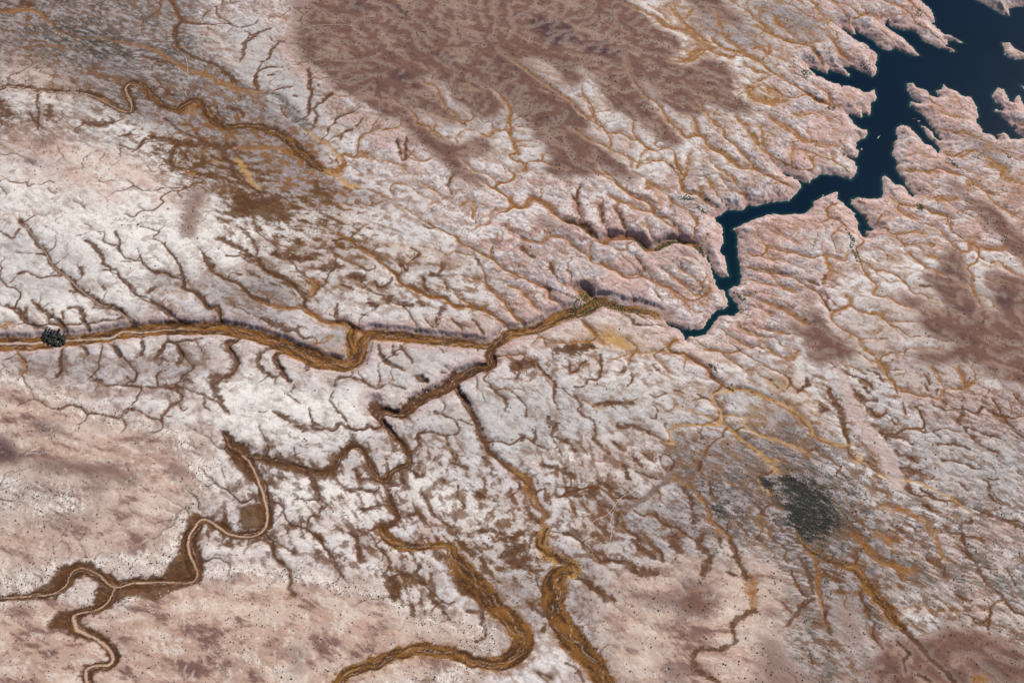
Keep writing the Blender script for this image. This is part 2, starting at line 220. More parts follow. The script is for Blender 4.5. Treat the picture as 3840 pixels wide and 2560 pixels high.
# mesa edge gullies
for q in ("395 480 22,400 560 24,412 640 22,400 720 22,398 780 18","545 655 22,500 690 24,440 735 22,452 810 20,425 870 24","560 640 10,520 660 20","420 650 10,480 660 8","700 765 14,640 790 16,585 810 20,570 850 16","530 880 12,530 910 18","770 805 10,720 870 16,640 905 22,615 960 12","1070 940 18,1060 1010 22,1060 1095 16","1000 960 16,1025 1050 14,1030 1100 8","1385 1195 18,1355 1260 24,1380 1330 10","120 520 20,170 515 10","290 660 14,320 665 12"):
    L('A2','b',q,5)
for q in ("1030 795 12,1020 860 16,960 885 16,850 890 18,790 910 20,750 950 16,725 1010 12","950 660 8,1010 710 12,1080 750 14,1130 800 16,1140 850 18,1210 870 18,1260 920 16,1310 965 12","1160 540 10,1210 580 12,1270 610 14,1300 670 16,1335 730 12","1230 770 8,1320 810 10,1420 830 12,1450 855 12","1380 770 14,1440 830 14","1690 640 10,1740 690 14,1780 770 16,1760 830 18,1750 890 20,1790 940 22,1800 1010 20,1835 1060 18,1800 1100 8","1750 895 18,1660 905 20,1620 940 18,1540 900 12,1470 895 10,1410 935 16,1410 985 12","1780 1185 16,1800 1215 16,1760 1245 16,1690 1250 14","1823 1180 12,1780 1185 14","1180 1265 16,1250 1300 16,1320 1350 16,1390 1400 14","1430 1420 20,1460 1390 24,1520 1385 24,1540 1430 28,1520 1490 26","1823 1405 28,1780 1420 26,1700 1440 24,1640 1460 24,1620 1530 24,1540 1550 20","1785 1350 16,1780 1420 18","1130 1100 8,1200 1100 18,1250 1080 10","1210 1410 24,1270 1380 14","1000 1390 10,1060 1430 14,1130 1480 14,1220 1540 14","1450 1100 10,1530 1170 14,1600 1190 12,1680 1230 10","1600 1020 8,1700 1090 10,1750 1200 10","1550 1220 10,1660 1290 16,1740 1340 10","1700 1010 8,1823 1120 8","1000 1240 8,1090 1280 10,1150 1330 12","1060 1300 14,1020 1330 12"):
    L('A2','o',q,6)
# upper centre and right
for q in ("-60 340 8,0 390 10,70 440 12,150 490 14,250 570 14,330 620 16,400 670 16,470 720 14,530 790 14,620 850 14","520 580 10,520 640 12,550 690 14,570 750 16,600 800 14,645 850 18,620 885 20","560 700 8,600 765 12,700 760 10","645 850 10,700 940 12,715 1000 18","1000 690 8,1050 730 16,1080 800 18,1120 850 18,1180 900 18,1230 940 20,1290 930 20,1350 940 20,1370 990 20,1430 1030 26,1500 1060 32,1550 1110 28,1590 1150 20,1640 1140 26,1710 1150 28,1735 1165 20","800 360 6,850 520 8,900 600 10,960 670 10,1000 690 10","1310 700 12,1360 770 18,1410 830 24,1470 890 26,1500 950 18,1560 990 18,1610 1050 16,1660 1110 16","1570 800 25,1630 870 34,1680 930 28,1740 1010 22,1800 1080 16,1823 1110 12","1750 870 20,1750 960 18,1755 1030 16","860 850 8,870 920 12,920 980 16,970 1020 18,1040 1010 14,1110 1010 10","970 1020 16,920 1060 16,910 1110 20,890 1160 16","1030 920 10,1010 1000 12","930 1105 10,1060 1095 20","830 1070 18,855 1110 26,850 1150 20","470 890 12,560 960 16,650 990 16,700 1020 14,790 1070 12","550 1150 10,650 1200 16,760 1260 18,840 1330 20,940 1370 20,1000 1410 22,980 1450 24,900 1440 24,830 1400 26,760 1370 26,690 1330 18","980 1450 18,1050 1490 22,1100 1500 24,1145 1550 16","620 1100 10,680 1190 14,740 1240 16","1140 1080 10,1180 1180 18,1200 1250 24,1210 1310 24","1245 1060 16,1230 1180 22,1190 1210 22","1390 1100 16,1470 1170 22,1540 1220 20,1570 1260 14","1375 1230 26,1420 1310 20,1480 1370 12","1460 1210 14,1540 1320 10","1630 1310 16,1650 1385 20","860 1180 12,930 1210 16,970 1250 28,960 1290 18","1010 1270 20,1060 1300 18","20 1330 14,30 1410 20,0 1450 18","30 1410 16,80 1425 18,140 1410 24,160 1360 26,220 1370 24,290 1410 20,330 1460 14","0 700 12,20 760 14,20 850 18,20 920 20,50 980 22,70 1050 22,30 1060 12","80 1090 14,140 1160 20,100 1180 14,40 1180 16,50 1230 14,0 1250 14","70 965 10,160 968 8","90 1005 10,180 1008 8","60 800 10,160 800 10","20 850 12,90 860 8","150 1100 10,240 1110 12,330 1140 12,410 1160 8","240 1060 12,235 1110 10","715 915 10,790 900 14","840 940 12,845 1020 12","1280 810 18,1300 880 16,1320 920 12","1440 760 18,1410 790 14","690 840 8,740 830 8","970 1190 10,1040 1165 10","1330 1290 30,1330 1340 26","1260 1470 12,1300 1540 14","1130 1380 20,1120 1430 14","950 1510 18,960 1568 14"):
    L('A3','o',q,6)
for q in ("500 1280 16,480 1340 18,490 1430 16,510 1480 14","440 1330 12,478 1380 12","650 1410 25,650 1480 22,665 1540 10","730 1420 12,780 1490 20,805 1568 14","1120 1130 10,1170 1200 14","400 1510 20,480 1530 20,560 1560 20,620 1640 8"):
    L('A3','b',q,5)
for q in ("820 40 20,930 80 26,1010 120 28,1100 180 36,1220 220 40,1290 260 45,1330 310 60,1280 370 60,1220 420 36,1110 425 14","1120 60 20,1180 130 24,1240 190 30,1290 240 30","1270 70 22,1230 130 18","970 40 12,1060 100 22,1130 170 24","1435 90 18,1470 200 26,1510 280 28,1580 330 26,1650 370 22,1700 420 22,1780 440 16","1330 300 50,1430 350 50,1530 400 36","1640 60 16,1720 140 20,1823 230 20","1650 620 40,1700 680 50,1800 700 50","1140 0 10,1150 60 14,1200 130 16","1400 260 20,1470 330 24,1600 370 30,1700 400 18","1700 340 30,1790 330 26,1780 400 18","1620 440 24,1700 490 24,1800 520 14"):
    L('A3','o',q,2)
# lake side
for q in ("0 190 22,80 230 22,200 280 26,330 305 22,450 280 14","80 620 30,170 690 40,60 700 60,0 680 60","80 800 18,160 860 50,240 910 40,300 960 34,400 980 24,480 1000 12","340 -10 30,400 50 26,450 120 18,540 150 14","270 -10 20,330 50 18","500 0 8,560 60 14,620 120 14,650 190 12","660 130 18,750 90 18,860 120 14","700 30 8,760 100 12","1180 740 14,1270 780 16,1340 800 22,1440 810 20","1070 600 14,1130 630 16,1180 665 10","960 1150 14,1060 1170 24,1180 1185 28,1240 1180 18","1060 1045 14,1140 1060 18","1380 1080 26,1480 1030 18","1620 1140 56,1680 1170 56,1720 1230 44,1823 1250 40","1440 1260 50,1430 1300 20","960 1430 16,1040 1480 24,1110 1500 18","510 280 12,560 350 18,600 400 16,640 440 10","370 330 10,440 420 10,500 460 8","0 560 14,60 540 18","240 780 24,300 790 34,380 770 14","110 660 8,100 610 14","480 650 10,500 720 20","470 800 14,500 840 12","380 680 14,430 700 18","320 620 8,380 680 10","300 1020 14,350 1080 20,400 1150 10","240 1000 22,235 1080 22,240 1150 12","30 870 18,40 960 22,60 1030 18,110 1110 12","500 1060 16,530 1130 14","1000 1080 12,1080 1060 14","1250 1150 14,1370 1200 24","1290 1110 8,1340 1150 12","1240 1370 40,1340 1360 50","1500 1260 14,1560 1310 12","1420 1380 12,1480 1410 16","1780 560 8,1823 620 10","1340 640 10,1390 730 12","1560 1060 10,1640 1120 16,1700 1150 18","1280 740 8,1320 750 8","1390 1150 12,1480 1190 16,1540 1230 14","850 0 12,920 30 16,1000 60 14","120 130 40,160 180 40","20 60 20,10 130 16","200 220 14,260 270 20","0 1530 12,80 1550 14","100 1500 10,240 1540 12","830 1500 10,900 1480 14","740 1400 10,830 1440 12","930 590 8,800 540 4","1180 1460 18,1300 1480 16","1460 1440 14,1560 1460 14","1620 1400 10,1760 1480 12,1823 1500 12","1640 1300 16,1780 1330 16","1340 1420 8,1400 1450 8","540 700 8,590 770 8","640 670 6,700 740 8","30 330 20,60 380 24,30 420 16","0 400 12,60 470 14,110 500 12","150 500 10,200 550 12","760 330 10,800 400 14"):
    L('A4','o',q,2)
# centre canyon country
L('B3','b',"500 -20 18,560 30 25,582 80 16",12)
L('B3','o',"660 105 28,700 75 34,780 70 35,860 65 34,920 100 30,960 150 20,1010 150 20,1060 120 34,1130 95 36,1200 100 34,1280 125 30,1340 170 28,1380 225 22",34)
for q in ("90 80 12,160 105 14,240 120 16,270 70 18,380 75 20,450 105 14","430 130 12,500 170 14,560 200 18,578 235 22","575 120 16,560 200 14","575 120 12,650 110 12,720 150 14,800 180 22,830 130 18,900 100 10","640 250 16,720 300 20,800 345 22,860 330 20,940 345 20,1000 370 18,1060 410 18,1120 440 18,1170 490 20,1220 530 18,1260 580 16,1300 600 20,1350 590 12","1050 290 12,1130 340 14,1200 390 14,1250 440 14,1300 500 14,1350 560 12","1180 290 12,1260 340 12,1330 400 20,1390 350 26","1385 370 22,1370 480 24,1300 470 14","1370 480 16,1370 570 12","1190 210 8,1280 230 10,1370 300 8","960 300 10,990 370 10","90 320 8,150 370 12,220 400 16,280 440 16,290 500 14,345 520 14","0 400 18,80 430 20,140 490 22,190 560 18,225 595 12","0 560 12,50 600 16,110 655 10","510 650 18,560 700 18,620 760 22,660 800 18","320 800 18,450 800 20,560 785 24,650 780 24","1190 770 16,1120 790 18,1100 840 16,1030 860 16,940 865 18,870 865 22,800 885 18,730 910 14,650 905 12","860 870 16,830 920 16,840 970 12","1110 855 10,1200 890 12,1290 930 14,1380 970 12","1000 890 12,1060 940 14,1110 1000 16","0 885 14,70 885 10","210 760 20,250 770 16,270 830 10","960 0 10,990 80 10"):
    L('B3','o',q,5)
for q in ("880 220 14,930 280 14,960 330 12","800 590 24,850 630 28,880 680 20,960 690 14,1040 680 14,1110 690 12","890 590 12,940 630 12,1000 680 10","640 880 20,650 940 20,630 1040 18,560 1050 14,540 1090 14,460 1100 14","430 940 16,450 1000 18,540 920 14","20 960 14,80 1000 14,60 1050 14","210 940 12,260 1010 16,320 1050 18,330 1120 14,320 1180 12,350 1250 14","470 1160 16,510 1220 16,480 1250 16,540 1300 18,600 1330 16,610 1400 20,600 1460 24,650 1500 18,700 1560 22","850 1010 12,860 1050 12,820 1100 10","970 1210 8,1030 1250 12,1020 1310 12,980 1310 14","600 1230 24,720 1200 34,850 1210 30","780 1370 40,860 1370 40,960 1400 24,1040 1440 18","1380 800 8","1300 1150 14,1390 1190 10","1100 1390 14,1080 1350 14","70 1160 10,130 1230 12,130 1300 14","280 1310 30,330 1360 50,310 1420 24","310 1440 12,400 1470 30,470 1530 20","310 1440 8,380 1568 10","100 1460 30,110 1430 30","200 1390 20,190 1470 30","800 970 34,790 1000 20","1000 950 18,1040 990 22","1150 1120 20,1210 1140 10","1480 1180 10,1500 1210 8","1310 1400 12,1340 1450 20","730 1470 26,800 1540 26","210 1500 16,280 1530 20","1500 380 10","160 950 80,60 960 60","340 850 50,440 840 60,560 830 44","20 20 10,140 90 10","100 150 26,180 210 22","300 250 26,320 330 20","420 310 16,450 360 14","1010 440 14,1060 520 12","1530 800 14,1600 850 12","1460 1060 8"):
    if ',' in q: L('B3','b',q,3)
L('B3','t',"680 740 70,760 790 80,850 820 50",1); L('B3','t',"650 1250 14,500 1180 8",1)
for q in ("1560 1080 8,1540 1120 22,1470 1130 20,1410 1150 22,1420 1200 20,1460 1250 20,1470 1320 22,1430 1360 18,1330 1355 18,1220 1360 18,1130 1375 18,1100 1390 14,1120 1440 16,1150 1480 22,1090 1475 10","1470 1320 16,1530 1380 20,1600 1450 20,1680 1500 20,1740 1550 22,1823 1640 34","1440 1340 12,1340 1290 12,1240 1250 12,1130 1220 8","1480 1290 12,1600 1300 16,1640 1330 18,1620 1350 14,1700 1410 20,1780 1450 22,1840 1460 22","1500 1080 8,1600 1110 14,1700 1120 12","1700 1130 16,1660 1150 10"):
    L('B3','t',q,6)
for q in ("1600 330 8,1680 370 12,1823 410 12","1600 260 8,1700 290 12,1823 300 14","1350 850 12,1440 850 14,1530 865 14,1600 850 14","1500 740 12,1570 770 14,1680 830 14","1570 660 8,1640 720 20,1730 770 20,1820 860 14","1480 880 10,1560 930 12,1640 990 10","1730 80 14,1800 140 16","1600 450 8,1680 490 12,1823 530 12","1720 540 12,1800 600 12","1760 1030 10,1823 1070 10","1640 1040 8,1690 1070 10","1440 40 8,1540 120 6"):
    L('B3','o',q,4)
# bottom centre (sheet C3)
L('C3','g',"1110 130 22,1090 190 24,1010 250 22,950 300 20,880 350 22,800 380 20,740 380 14",6)
L('C3','b',"1110 130 12,1060 90 8,1050 30 8,1090 10 10,1140 60 14,1120 120 16",4)
LN.append(('C', 'o', tile('C3', P("1130 150 12,1220 210 22,1290 270 26,1350 340 28,1380 420 32,1400 480 30,1480 540 30,1530 600 30")), 8, None, 1))
L('C3','b',"1530 600 30,1560 680 36,1600 760 38,1640 850 40",7)
L('C3','o',"1650 850 40,1670 930 56,1690 1000 50,1680 1070 40",6)
L('C3','b',"1680 1070 36,1600 1130 36,1540 1190 30,1560 1260 26,1540 1310 30,1450 1340 26,1350 1340 26,1280 1370 34,1280 1440 34,1330 1510 34,1430 1560 30,1500 1640 26",8)
for q in ("640 740 20,780 740 26,850 790 44,930 820 56,1020 820 46","480 850 24,560 880 36,620 940 44,700 1000 46,750 1010 20","1140 580 50,1160 640 60,1200 670 40","1330 560 30,1320 640 40,1380 690 44,1370 770 50,1350 830 40","620 190 18,700 240 32,800 300 26,890 310 14","250 80 36,370 110 34,450 160 40","820 100 34,825 170 34","880 130 14,960 155 20,1040 180 12","580 270 60,560 300 40","440 260 70,480 290 50","860 600 30,930 660 36,1010 720 36","990 620 26,1060 680 30,1060 730 20","1200 240 24,1260 320 30,1270 370 28","1280 420 26,1280 480 24","1450 590 30,1460 640 20","1500 810 20,1580 840 24","200 860 20,240 940 24,255 1060 26,260 1110 30","130 1010 24,210 1080 22,260 1110 20","260 1170 30,250 1220 24","0 690 40,90 750 44,160 800 36,240 800 18","60 650 40,110 660 36","170 430 40,210 470 36","320 540 10,420 550 14,500 590 16,540 660 16,640 690 12","0 570 20,40 580 22,100 550 14,180 560 16,240 530 20","170 570 18,160 650 20","30 290 14,90 240 14,90 190 14,60 170 8","200 270 14,260 240 10","270 390 8,230 350 8","640 500 20,680 560 24","760 420 30,740 480 30","450 360 18,480 420 16","620 350 14,720 380 14","1010 400 20,1060 480 20,1180 520 16,1230 560 14","840 540 24,900 590 20","1380 200 24,1400 280 24,1430 300 20","1590 480 24,1640 550 24","1700 580 30,1740 600 20","1720 370 20,1760 430 26","860 30 24,920 80 26","930 0 12,1000 60 14","220 1490 20,300 1530 18","400 1430 14,490 1480 18,520 1560 18","1310 870 14,1340 910 8","1330 60 20,1320 120 22"):
    L('C3','b',q,3)
for q in ("1690 440 30,1750 520 26,1800 580 18","1650 180 14,1740 240 16,1810 290 16","1510 200 18,1560 220 14","1680 860 50,1700 940 30"):
    L('C3','o',q,2)
L('C3','t',"1740 0 24,1790 50 26,1830 80 30",4)
# bottom right (sheet C4)
L('C4','t',"20 0 36,80 70 44,130 120 36,180 145 30",4)
L('C4','t',"0 180 16,40 240 20,90 290 16",3); L('C4','t',"60 20 20,150 60 14",2)
L('C4','o',"270 510 30,300 600 45,380 680 52,480 730 48,580 760 56,680 800 60,740 880 62,800 960 70,870 1040 76,930 1120 70,1000 1200 46",8,6,1)
L('C4','b',"1000 1200 40,1060 1270 32,1150 1370 28,1250 1460 28,1330 1550 28,1400 1640 28",6)
L('C4','o',"385 690 18,410 780 26,420 880 28,415 960 28,440 1040 28,460 1080 30",5); L('C4','b',"460 1080 24,470 1150 20,500 1240 20",4)
for q in ("590 530 30,690 580 34,760 650 40,820 730 32,920 770 36,1050 810 50","840 370 40,980 390 46,1080 430 46,1160 490 44,1210 580 32,1260 660 26,1280 720 20","1160 490 30,1240 540 20","140 370 40,170 350 20","0 420 30,60 480 40,90 540 34","820 560 50,900 600 60","1000 1060 16,1120 1040 20,1170 1060 20","1200 1075 8,1480 1080 12,1560 1075 10","1600 1010 16,1670 1010 16","1560 1540 40,1480 1550 40","300 480 40,380 520 50,430 540 40","1320 290 10,1400 360 12","1340 1440 14,1400 1400 14","1100 1250 14,1180 1230 10"):
    L('C4','o',q,2)
for q in ("1460 430 20,1460 470 22,1400 485 22,1390 520 20,1410 600 22,1440 690 28,1500 770 26,1550 860 22,1620 930 22,1690 990 20,1740 1070 16,1823 1110 12","1260 470 22,1320 540 28,1400 560 22","1400 570 14,1500 580 24,1555 615 18","1480 380 10,1600 430 30,1700 460 34,1800 510 32,1860 540 24","380 1000 26,310 1030 34,260 1110 26,200 1180 20","180 1020 12,230 1090 12","1590 1080 16,1580 1160 14,1580 1230 14","930 500 30,990 540 30","1140 350 24,1190 390 24","1010 470 14,1080 520 14","1160 730 24,1240 770 34,1280 800 20,1270 840 24","940 0 24,1040 40 26,1100 70 16","900 100 26,1040 120 40,1130 140 30","980 200 14,1060 270 16,1120 300 12","1250 50 16,1380 60 18,1480 100 18,1560 120 8","1560 180 24,1660 180 14","1560 180 16,1590 240 24,1590 300 20,1660 350 14","1380 200 20,1440 260 18","280 700 10,330 790 20,370 880 30,380 960 18","700 940 20,740 1060 24,770 1130 18","800 1160 20,790 1250 16,850 1330 14","960 1290 20,1030 1370 24,1000 1420 18,1010 1500 14","230 800 14,270 900 14,320 980 12","1380 640 14,1440 700 12","1350 970 24,1460 1010 20","1700 780 10,1760 900 16","660 700 24,670 740 20","210 560 14,280 620 18","120 460 24,180 540 20","350 1350 14,380 1440 14","1180 1560 24,1100 1520 20","1460 760 10,1640 800 8","1120 250 20,1220 310 24,1280 330 12"):
    L('C4','b',q,3)
L('C4','t',"830 140 24,980 180 20,1100 200 18,1200 250 16,1300 290 16,1380 345 16,1460 410 16,1475 440 14",4)
L('C4','t',"700 20 40,690 60 30",1)
# right edge sheet B4
for q in ("0 820 10,80 860 14,160 890 22,240 900 34,290 850 28","500 600 18,520 650 14,600 710 14,680 750 22,720 820 26,790 880 26,850 940 28,890 1010 28,930 1080 26,1010 1120 20,1100 1155 18,1180 1170 18,1250 1172 20,1270 1120 22,1350 1110 16,1440 1095 22,1490 1050 20","1190 960 16,1240 1020 16,1270 1100 18","1380 960 24,1400 1040 26,1440 1090 20","500 600 16,560 570 22,620 550 24,640 510 32,600 480 12","650 560 18,740 600 24,840 590 26,880 640 20,1000 650 14,1090 655 10","890 660 10,960 720 10,1020 770 12","1000 160 10,1080 230 16,1150 280 20,1230 310 26,1280 340 10","450 380 40,510 320 40,490 260 32,450 190 24,540 220 20,600 240 20,620 190 16","700 240 12,760 350 18,810 400 22,800 460 20,900 490 20,970 530 18,1060 560 10","900 310 10,960 340 12,1040 410 10","1420 270 20,1500 250 14","1420 280 12,1470 340 18,1470 420 20,1500 490 18,1540 550 14","1600 255 16,1660 240 18,1710 300 20,1823 350 18","1000 130 14,1100 120 18,1200 130 40","850 50 12,950 60 18,1050 40 32,1130 40 36","1380 190 10,1440 170 28,1460 120 18,1500 90 12","0 280 12,90 310 20,180 330 12,270 330 8","90 310 14,150 400 16,250 440 32","0 500 12,80 520 20,160 550 28,250 600 34,340 670 26","0 690 10,90 710 16,160 720 28","30 100 16,70 140 20,180 165 16,280 190 14,390 220 12","50 20 10,150 60 16,270 115 14","60 130 16,70 200 18,110 240 14","0 390 14,110 405 14","190 430 30,260 450 30","0 790 14,40 770 16","690 870 14,740 900 14,830 940 18","620 900 10,660 970 12,740 1010 10","840 770 14,880 770 18","700 770 8,790 770 12","850 890 12,930 865 14,1000 860 12","930 885 10,1020 890 10","800 740 10,840 715 18","1060 840 8,1150 835 10,1240 840 12","1520 200 16,1550 230 18","780 210 14,830 240 12","870 280 24","1180 200 30,1240 215 20","1490 150 8,1560 160 14,1680 150 40","1250 30 12,1320 110 10,1400 190 10","1440 95 10,1480 80 8","1500 350 10,1570 360 14,1640 400 8","600 780 10,640 760 14","380 730 4"):
    if ',' in q: L('B4','o',q,4)
for q in ("500 940 12,580 990 16,680 1030 18,760 1070 18,790 1110 14","1250 1172 12,1330 1240 14,1420 1250 16,1500 1280 16,1550 1240 26,1640 1290 18,1740 1310 14,1823 1300 12","1600 1170 10,1640 1230 12,1680 1300 16,1740 1370 16,1830 1460 14","1720 1210 10,1740 1270 12","1750 1150 8,1800 1210 8","490 1110 24,530 1200 44,570 1270 44,590 1370 30,620 1480 20","640 1100 24,700 1170 36,810 1190 24","840 1400 22,900 1430 20,1000 1450 20,1060 1490 16","1410 1370 16,1460 1440 16,1540 1500 22,1640 1550 20","1230 1490 18,1330 1490 18,1450 1520 18","440 1240 50,470 1270 30","340 1050 30,330 1090 24","370 370 30,420 400 20","460 330 14,440 390 14","1140 1080 20,1160 1120 16","1140 1010 10,1180 1080 14","1230 1110 18,1220 1150 14","770 1250 30,810 1300 20,880 1280 14","900 1290 14,940 1350 20","850 1410 20,880 1460 14","1380 1330 24,1410 1240 28","1360 1340 14,1500 1400 16,1660 1450 14","1420 1400 14,1520 1470 14","1060 1200 8,1120 1290 12,1150 1400 10","990 1200 10,1010 1280 12","1200 1220 14,1290 1260 14","430 460 12,500 580 10","460 460 8,540 540 12","520 100 6,540 180 8","740 980 14,820 1010 20,850 1060 12","950 1530 30,980 1560 20","160 1000 10,230 1060 14,200 1110 10","90 1050 20,140 1100 14","280 1130 24,360 1080 20","720 1100 20,760 1130 16","1110 410 20,1190 415 16","310 1100 24,270 1140 14"):
    L('B4','b',q,3)
for q in ("0 1430 16,90 1450 18,180 1480 18,260 1510 18,330 1540 14","0 1140 20,100 1180 24,220 1240 24,330 1320 20,390 1420 18","60 1060 14,200 1100 18","390 1430 14,480 1470 18,580 1500 24,640 1490 14"):
    L('B4','t',q,2)

# ------------------------------------------------------------------ zones (sheet, polygon, feather px)
Z = {k: [] for k in ('mesa','mesadark','peach','white','grey','pink','dark','tan','rough','lilac','salmon','mauve', 'flat', 'flatb', 'cool')}
def ZP(name, t, pts, amt=1.0): Z[name].append((tile(t, P(pts)), amt))
ZP('mesa','A2',"470 -200,430 60,360 260,400 400,480 470,560 570,690 650,830 740,950 810,1020 780,1060 860,1120 920,1180 1000,1280 1060,1350 1130,1440 1210,1510 1260,1590 1300,1610 1270,1520 1180,1450 1100,1480 1070,1600 1060,1650 990,1560 930,1450 1000,1370 990,1290 960,1220 890,1140 830,1090 770,980 690,960 640,1040 660,1130 730,1250 780,1330 830,1400 870,1440 840,1370 760,1310 720,1260 630,1170 560,1170 470,1240 520,1330 560,1380 640,1400 700,1480 720,1560 800,1640 810,1730 760,1690 680,1620 620,1560 520,1600 500,1700 560,1823 560,1823 -200")
ZP('mesa','A3',"-60 -200,780 -200,830 20,950 120,1000 190,1100 230,1190 300,1170 370,1080 370,1120 430,1210 460,1300 480,1280 420,1400 410,1480 450,1550 520,1530 600,1560 680,1690 740,1690 780,1560 760,1450 720,1330 680,1330 790,1230 780,1130 740,1060 680,1010 600,940 520,880 540,970 650,930 680,1050 790,1110 870,1200 960,1180 1010,1080 970,960 870,850 800,800 760,730 740,660 610,580 500,480 400,460 470,520 560,430 600,330 440,220 400,120 380,60 430,160 470,250 560,350 620,450 710,530 800,590 870,500 890,420 860,560 960,690 1050,770 1120,850 1180,900 1230,860 1240,760 1190,650 1110,560 1120,640 1200,560 1210,470 1180,400 1200,280 1190,260 1120,350 1130,280 1010,200 900,120 800,40 700,-30 620,-120 560,-160 480,-100 300,-140 100")
ZP('mesa','A3',"1200 -100,1420 -100,1470 40,1560 100,1660 180,1580 180,1480 120,1400 70,1360 130,1300 60,1230 10",0.8)
ZP('mesa','B4',"960 430,1080 480,1180 560,1330 620,1270 480,1180 390,1130 330,1200 320,1290 340,1240 250,1300 200,1290 120,1380 180,1400 260,1440 330,1460 450,1530 560,1650 640,1650 450,1600 420,1560 330,1650 310,1780 370,1823 350,2100 340,2200 1200,1900 1110,1700 1050,1590 1000,1520 930,1380 910,1250 930,1100 920,1060 850,1150 850,1250 870,1350 840,1440 790,1380 770,1250 770,1140 700,1130 610,1060 540,980 480")
ZP('mesa','B4',"1700 60,1823 100,1900 130,1900 260,1823 240,1760 180,1690 120")
ZP('mesa','A4',"1270 1230,1350 1240,1420 1330,1500 1380,1600 1400,1680 1500,1740 1568,1823 1650,1700 1640,1580 1568,1520 1470,1440 1400,1370 1310,1300 1280")
ZP('mesa','B4',"340 380,360 500,400 580,470 620,450 680,560 770,650 830,690 880,620 880,550 910,490 870,460 920,480 970,400 950,360 900,370 810,290 740,200 640,230 620,330 700,400 700,360 600,340 520,310 410")
ZP('mesa','B3',"460 200,530 215,560 250,640 290,740 330,700 330,600 310,520 260",0.6)
ZP('mesa','A1',"1330 1290,1440 1280,1440 1330,1380 1420,1350 1568,1240 1568,1230 1480,1260 1380",0.55)
ZP('mesa','B1',"1220 -30,1360 -30,1350 50,1300 75,1240 50",0.6)
ZP('mesa','A3',"170 1480,260 1480,380 1530,440 1568,300 1568,200 1540",0.5)
ZP('mesadark','A3',"180 110,330 130,450 200,480 280,600 330,680 240,720 300,650 330,750 340,840 400,700 380,640 370,500 330,430 280,330 330,280 290,230 240,170 170")
ZP('mesadark','A2',"680 0,780 40,820 90,740 70"); ZP('mesadark','A2',"960 40,1060 60,1080 120,1000 90"); ZP('mesadark','A2',"1240 340,1360 380,1400 440,1300 400")
ZP('mesadark','A2',"980 480,1080 520,1150 600,1090 610,1020 540"); ZP('mesadark','A2',"430 230,520 290,480 310,420 260"); ZP('mesadark','A3',"40 620,150 650,200 700,120 670",0.7)
ZP('mesadark','B4',"1380 560,1450 540,1530 600,1450 610"); ZP('mesadark','B4',"1640 450,1720 500,1700 560,1650 500"); ZP('mesadark','B4',"1270 250,1350 280,1400 380,1320 340",0.7)
ZP('mesadark','A1',"130 1070,230 1080,290 1110,250 1130,170 1110"); ZP('mesadark','A1',"200 950,340 960,380 985,260 985",0.7)
ZP('mesadark','B1',"160 1330,260 1320,400 1360,400 1430,280 1400,180 1380",0.7); ZP('mesadark','B1',"930 1470,1010 1450,1060 1520,970 1540",0.7); ZP('mesadark','B1',"-100 1400,60 1440,120 1520,170 1600,0 1600,-100 1600",0.7)
ZP('mesadark','C3',"1200 860,1300 850,1290 950,1230 1010",0.3)
for q in ("160 55,300 50,480 58,700 60,830 90,960 140,970 200,900 220,770 170,650 140,500 140,330 120,180 100","220 170,310 180,300 260,380 310,240 310","550 210,640 190,740 260,720 310,600 270","-100 -50,170 20,150 80,60 60,-100 60","300 390,380 340,480 400,520 500,400 450","570 380,640 400,660 480,600 500","1160 60,1270 90,1280 160,1200 200","0 400,60 420,50 470,0 480"):
    ZP('mesa','C1',q,0.75)
for q in ("590 1320,700 1340,790 1410,700 1400,600 1370","1280 1440,1420 1500,1400 1568,1250 1540,1060 1480,1150 1430"):
    ZP('mesa','B1',q,0.6)
for q in ("480 1130,570 1150,500 1220","330 1180,420 1220,350 1290","1130 1090,1180 1130,1140 1170","220 1320,380 1310,400 1420,340 1560,300 1500","780 950,830 960,820 1020,790 1010","0 1480,120 1540,0 1568","560 1040,640 1070,560 1090","740 830,860 860,870 910,780 900"):
    ZP('mesa','C2',q,0.5)
ZP('mesa','C3',"870 960,1180 1010,1210 870,1300 840,1350 950,1450 900,1500 1000,1440 1090,1380 1130,1250 1130,1100 1050,960 1040",0.75)
ZP('mesa','C3',"1060 1450,1180 1440,1240 1500,1220 1600,1080 1600",0.5)
ZP('mesa','C4',"900 1250,1100 1300,1300 1180,1500 1200,1823 1350,2000 1450,2000 1700,1500 1700,1100 1650,700 1550,820 1380",0.85)
ZP('mesa','C4',"0 1250,150 1260,200 1400,400 1560,300 1700,0 1700",0.5); ZP('mesa','C4',"1220 900,1300 900,1330 980,1240 980",0.6)
ZP('mesa','C4',"500 1000,640 960,720 1100,760 1300,560 1300,500 1150",0.35)
ZP('lilac','A1',"690 400,830 420,900 500,1000 560,800 530,600 470,540 430",0.8); ZP('lilac','A1',"900 700,1060 720,1200 850,1400 950,1230 880,1000 800",0.8)
ZP('lilac','A1',"0 200,180 240,330 380,200 380,0 280",0.5); ZP('lilac','A1',"240 1100,430 1110,420 1160,330 1150",0.8)
ZP('peach','D',"0 860,120 900,250 960,420 1000,480 1080,440 1180,300 1190,100 1110,-50 1100,-50 860",0.9)
ZP('peach','D',"-50 1150,200 1180,430 1200,380 1290,200 1290,-50 1330",0.9)
ZP('peach','D',"250 1420,330 1350,430 1300,480 1330,560 1300,700 1330,850 1360,1000 1440,900 1500,800 1650,-50 1650,-50 1390,150 1350")
ZP('peach','D',"1380 1400,1450 1300,1560 1330,1640 1300,1640 1400,1700 1650,1400 1650",0.9)
ZP('peach','D',"1680 1300,1740 1260,1800 1340,1760 1430,1800 1650,1620 1650,1640 1450",0.9)
